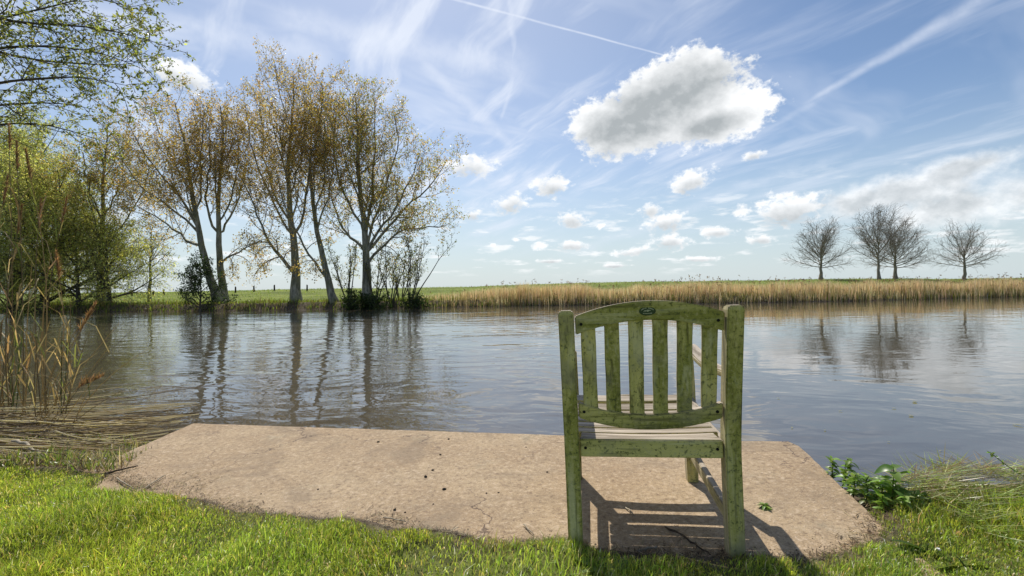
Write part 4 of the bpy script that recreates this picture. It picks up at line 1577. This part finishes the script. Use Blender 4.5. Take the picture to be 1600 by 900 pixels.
    C = lcol(n, rng, [(4, (.22, .28, .06)), (3, (.15, .20, .04)), (3, (.32, .25, .14)), (3, (.18, .13, .08)), (2, (.50, .43, .30))], .25)
    V, Q, T, CC = blades(np.stack([x, y, ground_z(x, y) + .05 * rng.random(n)], 1), rng.uniform(.03, .14, n), rng.uniform(.003, .009, n), rng.uniform(0, 6.28, n), np.abs(rng.normal(.9, .5, n)), C, rng)
    tag(link('bank_weeds', mesh('bank_weeds', V, [Q, T], M_GRASS, CC)), 'low green and brown weeds growing through the fallen reed mat', 'weeds', kind='stuff')


near_reeds()


# ------------------------------------------------------------------ sticks, clods, small plants on and around the slab
def stick(name, pix, r, m, label, dz=.006, lift=0.0, cat='stick', group=None, planefn=on_slab):
    rng = np.random.default_rng(abs(hash(label)) % 1000 if False else len(label) * 7 + int(pix[0][0]))
    P = np.array([planefn(*p) + np.array([0, 0, dz + lift * q]) for q, p in enumerate(pix)])
    P = resample(P, max(8, len(pix) * 3))
    P += rng.normal(0, r * .35, P.shape)
    rad = np.linspace(r, r * .5, len(P)) * rng.uniform(.85, 1.15, len(P))
    rad[0] *= .5
    V, Q = tubes([(P, rad)], 6)
    n = len(P)
    caps = [np.arange(6)[::-1][None, :3], np.array([[0, 5, 3], [3, 5, 4]])]
    tri = np.array([[2, 1, 0], [3, 2, 0], [4, 3, 0], [5, 4, 0]])
    tri = np.concatenate([tri, tri[:, ::-1] + (n - 1) * 6])
    o = link(name, mesh(name, V, [Q, tri], m, smooth=True, origin=P[0]))
    o.location = P[0]
    return tag(o, label, cat, group)


stick('fallen_branch', [(20, 702), (42, 707), (50, 720), (68, 728)], .014, M_STICK, 'bleached crooked branch lying on the fallen reeds above the lawn', .06)
stick('stick', [(1038, 826), (1066, 838), (1090, 856), (1112, 872)], .0045, M_TWIG, 'dark crooked twig lying in the chair shadow', .007)
stick('stick', [(976, 794), (986, 801), (993, 810)], .0035, M_STICK, 'short pale stick at the lit strip under the chair seat', .007)
stick('stick', [(996, 864), (1012, 861), (1028, 858)], .0055, M_STICK, 'stubby pale stick in shadow by the lawn under the chair', .008)
stick('stick', [(160, 744), (186, 738), (216, 731)], .006, M_TWIG, 'straight dark stick on the slab corner beside the reed mat', .012)
stick('stick', [(182, 750), (198, 760), (212, 768)], .0045, M_STICK, 'pale stalk slanting into the lawn at the littered slab corner', .012)
stick('stick', [(224, 768), (240, 757), (258, 745)], .004, M_STICK, 'thin pale stalk pointing from the lawn edge onto the slab corner', .012)
stick('stick', [(600, 812), (620, 815), (634, 819)], .003, M_STICK, 'fine pale straw along the middle of the lawn edge', .01)
stick('stick', [(818, 822), (826, 830), (834, 838)], .0035, M_STICK, 'pale broken straw on the slab near the chair rear leg', .008)

clod_me = []
for sd in range(3):
    bm = bmesh.new()
    bmesh.ops.create_icosphere(bm, subdivisions=2, radius=1.0)
    rg = random.Random(sd)
    for v in bm.verts:
        v.co *= 1 + .25 * math.sin(v.co.x * 3 + sd) * math.cos(v.co.y * 4 + sd * 2) + rg.uniform(-.08, .08)
        v.co.z *= .6
    me = bpy.data.meshes.new('clod')
    bm.to_mesh(me)
    bm.free()
    me.materials.append(M_CLOD)
    clod_me.append(me)
for q, (px, py, s_) in enumerate([(591, 691, 1.1), (701, 686.5, 1), (688, 711, .9), (676, 735, .9), (665, 745.5, 1.25), (694, 765, 1.15), (617, 797, 1), (633, 801, .6), (677, 788, .5),
                                  (822, 699, .6), (855, 738, .7), (760, 771, .6), (779, 770, .6), (402, 792, .7), (408, 772, .5), (497, 765, .6)]):
    o = link('clod', clod_me[q % 3])
    p = on_slab(px, py)
    o.location = p + np.array([0, 0, .003 * s_])
    o.scale = (.0085 * s_, .0065 * s_, .006 * s_)
    o.rotation_euler = (0, 0, q * 1.3)
    tag(o, 'small dark dropping lying on the bare open part of the slab', 'dropping', 'dark droppings on the slab')


def leafmesh(length, width, curl, fold=.25, n=6):
    """ovate leaf with a folded midrib and a drooping tip"""
    t = np.linspace(0, 1, n)
    wv = width * np.sin(np.pi * np.clip(t * .94 + .05, 0, 1)) ** .8 * (1 - .35 * t)
    wv[-1] = 0
    x = length * t
    z = -curl * length * t ** 2 + .10 * length * t
    L = np.stack([x, wv * .5, z + fold * wv * .5], 1)
    M = np.stack([x, wv * 0, z], 1)
    Rr = np.stack([x, -wv * .5, z + fold * wv * .5], 1)
    V = np.concatenate([L, M, Rr])
    i = np.arange(n - 1)
    Q = np.concatenate([np.stack([i, i + n, i + n + 1, i + 1], 1), np.stack([i + n, i + 2 * n, i + 2 * n + 1, i + n + 1], 1)])
    return V, Q


def leafy(name, label, base, Ht, nleaf, ll, lw, cols, seed, group=None, spread=.5, lean=(0, 0), basal=False, cat='plant', curl=.5):
    """plant > stem, leaf (each)"""
    rng = np.random.default_rng(seed)
    root = thing(name, tuple(base), label, cat, group)
    P = np.array([[lean[0] * t, lean[1] * t, Ht * t] for t in np.linspace(0, 1, 6)]) + rng.normal(0, .004, (6, 3))
    V, Q = tubes([(P, np.linspace(.0035, .0015, 6))], 5)
    c0 = np.array([.13, .17, .045])
    link('stem', mesh('stem', V, [Q], M_GRASS, np.tile(c0, (len(V), 1)), True), root)
    cc = lcol(nleaf, rng, cols, .22)
    for q in range(nleaf):
        s = rng.uniform(.6, 1.2)
        V, Q = leafmesh(ll * s, lw * s, curl * rng.uniform(.3, 1.6))
        o = link('leaf', mesh('leaf', V, [Q], M_GRASS, np.tile(cc[q], (len(V), 1)), True), root)
        t = 0.02 if basal else .25 + .75 * (q + .5) / nleaf
        o.location = (lean[0] * t, lean[1] * t, Ht * t)
        el = rng.uniform(.2, 1.1) if not basal else rng.uniform(.35, .9)
        o.rotation_euler = (rng.normal(0, .3), -el * spread * 2 + .3, q * 2.4 + rng.normal(0, .3))
    return root


NET = [(3, (.19, .31, .050)), (3, (.26, .40, .075)), (2, (.12, .21, .035)), (1, (.36, .44, .14))]
spots = [(1292, 742, .07, 'first low leafy weed at the slab corner above the water'), (1304, 752, .10, 'leafy weed with pale upright leaf near the broken slab corner'),
         (1322, 768, .09, 'low bushy weed spilling over the slab side edge'), (1342, 782, .10, 'bright green weed at the middle of the slab side edge'),
         (1362, 790, .11, 'leafy weed growing beside the drooping broad-leaved one'), (1384, 790, .17, 'broad-leaved weed with drooping leaf standing tallest at the slab side'),
         (1392, 806, .09, 'weed tuft where slab side meets the lawn'), (1412, 806, .08, 'small pale weed beside the rushes at the lawn corner'),
         (1376, 800, .06, 'lowest weed sprawling against the slab side edge'), (1352, 776, .08, 'compact round weed leaning onto the slab edge from the river side'), (1312, 758, .06, 'small ragged weed just above the waterline below the slab corner'), (1400, 792, .10, 'narrow upright weed at the grass corner next to the rushes'), (1428, 798, .07, 'flat rosette weed in front of the spiky rush tuft'), (1332, 760, .05, 'small dark weed hanging off the slab side over water')]
for q, (px, py, ht, lb) in enumerate(spots):
    p = on_slab(px, py)
    b = np.array([p[0] + .03, p[1], zslab(p[0], p[1]) - .05])
    big = 'tallest' in lb
    leafy('leafy_weed', lb, b, ht + .05, 34 if not big else 18, .040 if not big else .07, .021 if not big else .046, NET, 300 + q, 'weeds along the slab side', lean=(.03 * math.sin(q * 2.1) + .015, .03 * math.cos(q * 1.7)))
p = on_slab(1195, 794)
leafy('weed_tuft', 'small green weed growing from a crack in the slab beside the chair shadow', p, .018, 22, .030, .013, NET + [(2, (.09, .08, .04))], 340, spread=.25, curl=.3)
for q, (px, py, lb, cols, nl) in enumerate([(1448, 862, 'dark green dock with broad leaves in the lawn beside the slab corner', [(1, (.085, .15, .03))], 5),
                                            (1500, 884, 'yellow-green dock with a long broad leaf in the lawn', [(1, (.24, .29, .03))], 4),
                                            (1520, 812, 'dock with wide flat leaf half buried in the grass cuttings', [(1, (.12, .18, .05))], 4),
                                            (944, 893, 'pale broad-leaved plantain in the grass at the chair rear leg', [(1, (.20, .27, .09))], 6)]):
    p = on_plane(px, py, .03)
    leafy('dock_plant', lb, p, .03, nl, .115, .042, cols, 360 + q, basal=True, spread=.35, curl=.4)


def right_bank():
    rng = np.random.default_rng(121)
    # mown cuttings and long lying grass on the bank
    N = 8000
    x = rng.uniform(1.62, 4.6, N)
    ed = lawn_edge(x)
    y = ed - .55 * rng.random(N) ** 2.0 * np.clip(.75 + .35 * vnoise(x * 4, x * 0, 29), .3, 1.6) * rng.uniform(.6, 1.4, N) + .07
    n = N
    ridge = sstep(.35, .05, ed - y)
    C = lcol(n, rng, [(4, (.40, .48, .16)), (4, (.32, .42, .09)), (1.2, (.50, .46, .25)), (.8, (.26, .21, .11)), (1.4, (.58, .60, .34))], .2)
    k = rng.random(n) < ridge * .5
    C[k] = lcol(int(k.sum()), rng, [(2, (.34, .26, .14)), (2, (.20, .145, .085)), (1, (.45, .38, .22))], .25)
    P = np.stack([x, y, ground_z(x, y) + .022 + .045 * rng.random(n) * (.35 + ridge)], 1)
    V, Q, T, CC = blades(P, rng.uniform(.05, .17, n), rng.uniform(.002, .0055, n), rng.normal(-.5, .75, n) + np.pi * (rng.random(n) < .35), rng.uniform(2.1, 3.0, n), C, rng, -1.0)
    tag(link('grass_cuttings', mesh('grass_cuttings', V, [Q, T], M_GRASS, CC)), 'heap of pale mown grass cuttings along the water beside the slab', 'cuttings', kind='stuff')
    # rush tufts
    for q, (px, py, lb) in enumerate([(1440, 792, 'dark spiky rush tuft rising at the water edge by the slab side'), (1462, 786, 'low dark rush tuft in front of the cuttings heap'),
                                      (1418, 800, 'thin sparse rush tuft between the weeds and the spiky rush')]):
        b = on_plane(px, py, .0)
        n = 70 if q < 2 else 30
        P = np.stack([rng.normal(0, .03, n), rng.normal(0, .03, n), np.full(n, -.04)], 1)
        C = lcol(n, rng, [(3, (.05, .085, .022)), (2, (.09, .13, .035)), (1, (.22, .19, .09))], .2)
        V, Q, T, CC = blades(P, rng.uniform(.07, .19 if q == 0 else .13, n), rng.uniform(.0018, .0032, n), rng.uniform(0, 6.28, n), np.abs(rng.normal(.35, .25, n)), C, rng, .3)
        o = link('rush_tuft', mesh('rush_tuft', V, [Q, T], M_GRASS, CC))
        o.location = b
        tag(o, lb, 'rush', 'rush tufts at the water edge')
    # flowering stem leaning in over the water, and a bare curved stalk
    root = thing('flowering_stem', tuple(on_plane(1690, 800, 0.0)), 'flowering weed stem with bud clusters leaning out over the water', 'plant')
    b = np.array(root.location)
    P = resample(np.array([b, at_depth(1640, 768, b[1]), at_depth(1600, 744, b[1] + .02), at_depth(1572, 728, b[1] + .03), at_depth(1549, 708, b[1] + .03)]), 12) - b
    V, Q = tubes([(P, np.linspace(.0032, .0018, 12))], 6)
    link('stem', mesh('stem', V, [Q], M_GRASS, np.tile([.20, .26, .09], (len(V), 1)), True), root)
    for q in range(26):
        t = rng.uniform(.55, 1.0) if q > 8 else 1.0
        p = np.array([np.interp(t * 11, np.arange(12), P[:, c]) for c in range(3)])
        V, Q = leafmesh(.016, .008, .3)
        o = link('bud', mesh('bud', V, [Q], M_GRASS, np.tile(lcol(1, rng, NET, .2)[0], (len(V), 1)), True), root)
        o.location = p
        o.rotation_euler = (rng.uniform(0, 6), rng.uniform(0, 6), rng.uniform(0, 6))
    for q in range(5):
        t = rng.uniform(.6, .95)
        p = np.array([np.interp(t * 11, np.arange(12), P[:, c]) for c in range(3)])
        bm = bmesh.new()
        bmesh.ops.create_icosphere(bm, subdivisions=1, radius=.0035)
        for v in bm.verts:
            v.co.z *= .6
        me = bpy.data.meshes.new('flower')
        bm.to_mesh(me)
        bm.free()
        me.materials.append(M_PETAL)
        o = link('flower', me, root)
        o.location = p + rng.normal(0, .004, 3)
    root = thing('curved_stalk', tuple(on_plane(1660, 776, 0.0)), 'pale curved stalk with two upright blade leaves above the cuttings heap', 'plant')
    b = np.array(root.location)
    P = resample(np.array([b, at_depth(1610, 768, b[1]), at_depth(1585, 780, b[1]), at_depth(1562, 777, b[1]), at_depth(1541, 759, b[1])]), 12) - b
    V, Q = tubes([(P, np.linspace(.003, .0018, 12))], 6)
    link('stem', mesh('stem', V, [Q], M_GRASS, np.tile([.30, .33, .15], (len(V), 1)), True), root)
    for (a0, a1) in (((1534, 772), (1521, 744)), ((1541, 770), (1534, 743))):
        A, B = at_depth(a0[0], a0[1], b[1]) - b, at_depth(a1[0], a1[1], b[1]) - b
        sd = np.array([.004, 0, .001])
        m_ = A * .5 + B * .5
        V = np.array([A - sd * .4, A + sd * .4, m_ + sd, m_ - sd, B, m_ + np.array([0, .002, 0])])
        link('leaf', mesh('leaf', V, [np.array([[0, 1, 5], [1, 2, 5], [0, 5, 3], [3, 5, 4], [5, 2, 4]])], M_GRASS, np.tile([.24, .30, .12], (6, 1))), root)
    # white flower heads in the grass
    for q, (px, py, lb) in enumerate([(1489, 822, 'white flower head in the long grass below the cuttings heap'), (1440, 810, 'small white flower in the grass beside the rushes'),
                                      (1466, 858, 'tiny white flower beside the dark green dock')]):
        p = on_plane(px, py, .055)
        root = thing('white_flower', (p[0], p[1], .0), lb, 'flower')
        V, Q = tubes([(np.array([[0, 0, 0], [.002, 0, .03], [0, 0, .055]]), np.array([.0015, .0012, .001]))], 5)
        link('stem', mesh('stem', V, [Q], M_GRASS, np.tile([.14, .2, .05], (len(V), 1)), True), root)
        for k in range(9):
            V, Q = leafmesh(.012 if q == 0 else .007, .006, .2)
            o = link('petal', mesh('petal', V, [Q], M_PETAL, smooth=True), root)
            o.location = (0, 0, .055)
            o.rotation_euler = (0, rng.uniform(-.8, .1), k * .7)


right_bank()

# leaf pads and petals drifting on the river
rg = np.random.default_rng(131)
for q, (px, py, s_) in enumerate([(1430, 627, 1.5), (1426, 649, 1.3), (1400, 638, .9), (1237, 669, .7), (1468, 705, .5), (1310, 642, .7), (1582, 663, 1.4), (1218, 622, .8), (1290, 672, .6), (1386, 690, .5)]):
    p = on_plane(px, py, WATER_Z + .004)
    V, Q = leafmesh(.05, .032, .05, .1)
    o = link('floating_leaf', mesh('floating_leaf', V, [Q], M_GRASS, np.tile([.42, .42, .28], (len(V), 1)), True))
    o.location = p + np.array([0, 0, .002])
    o.scale = (s_, s_, s_)
    o.rotation_euler = (0, 0, rg.uniform(0, 6))
    tag(o, 'pale small leaf floating on the calm river beyond the slab', 'leaf', 'pale leaves afloat on the river')
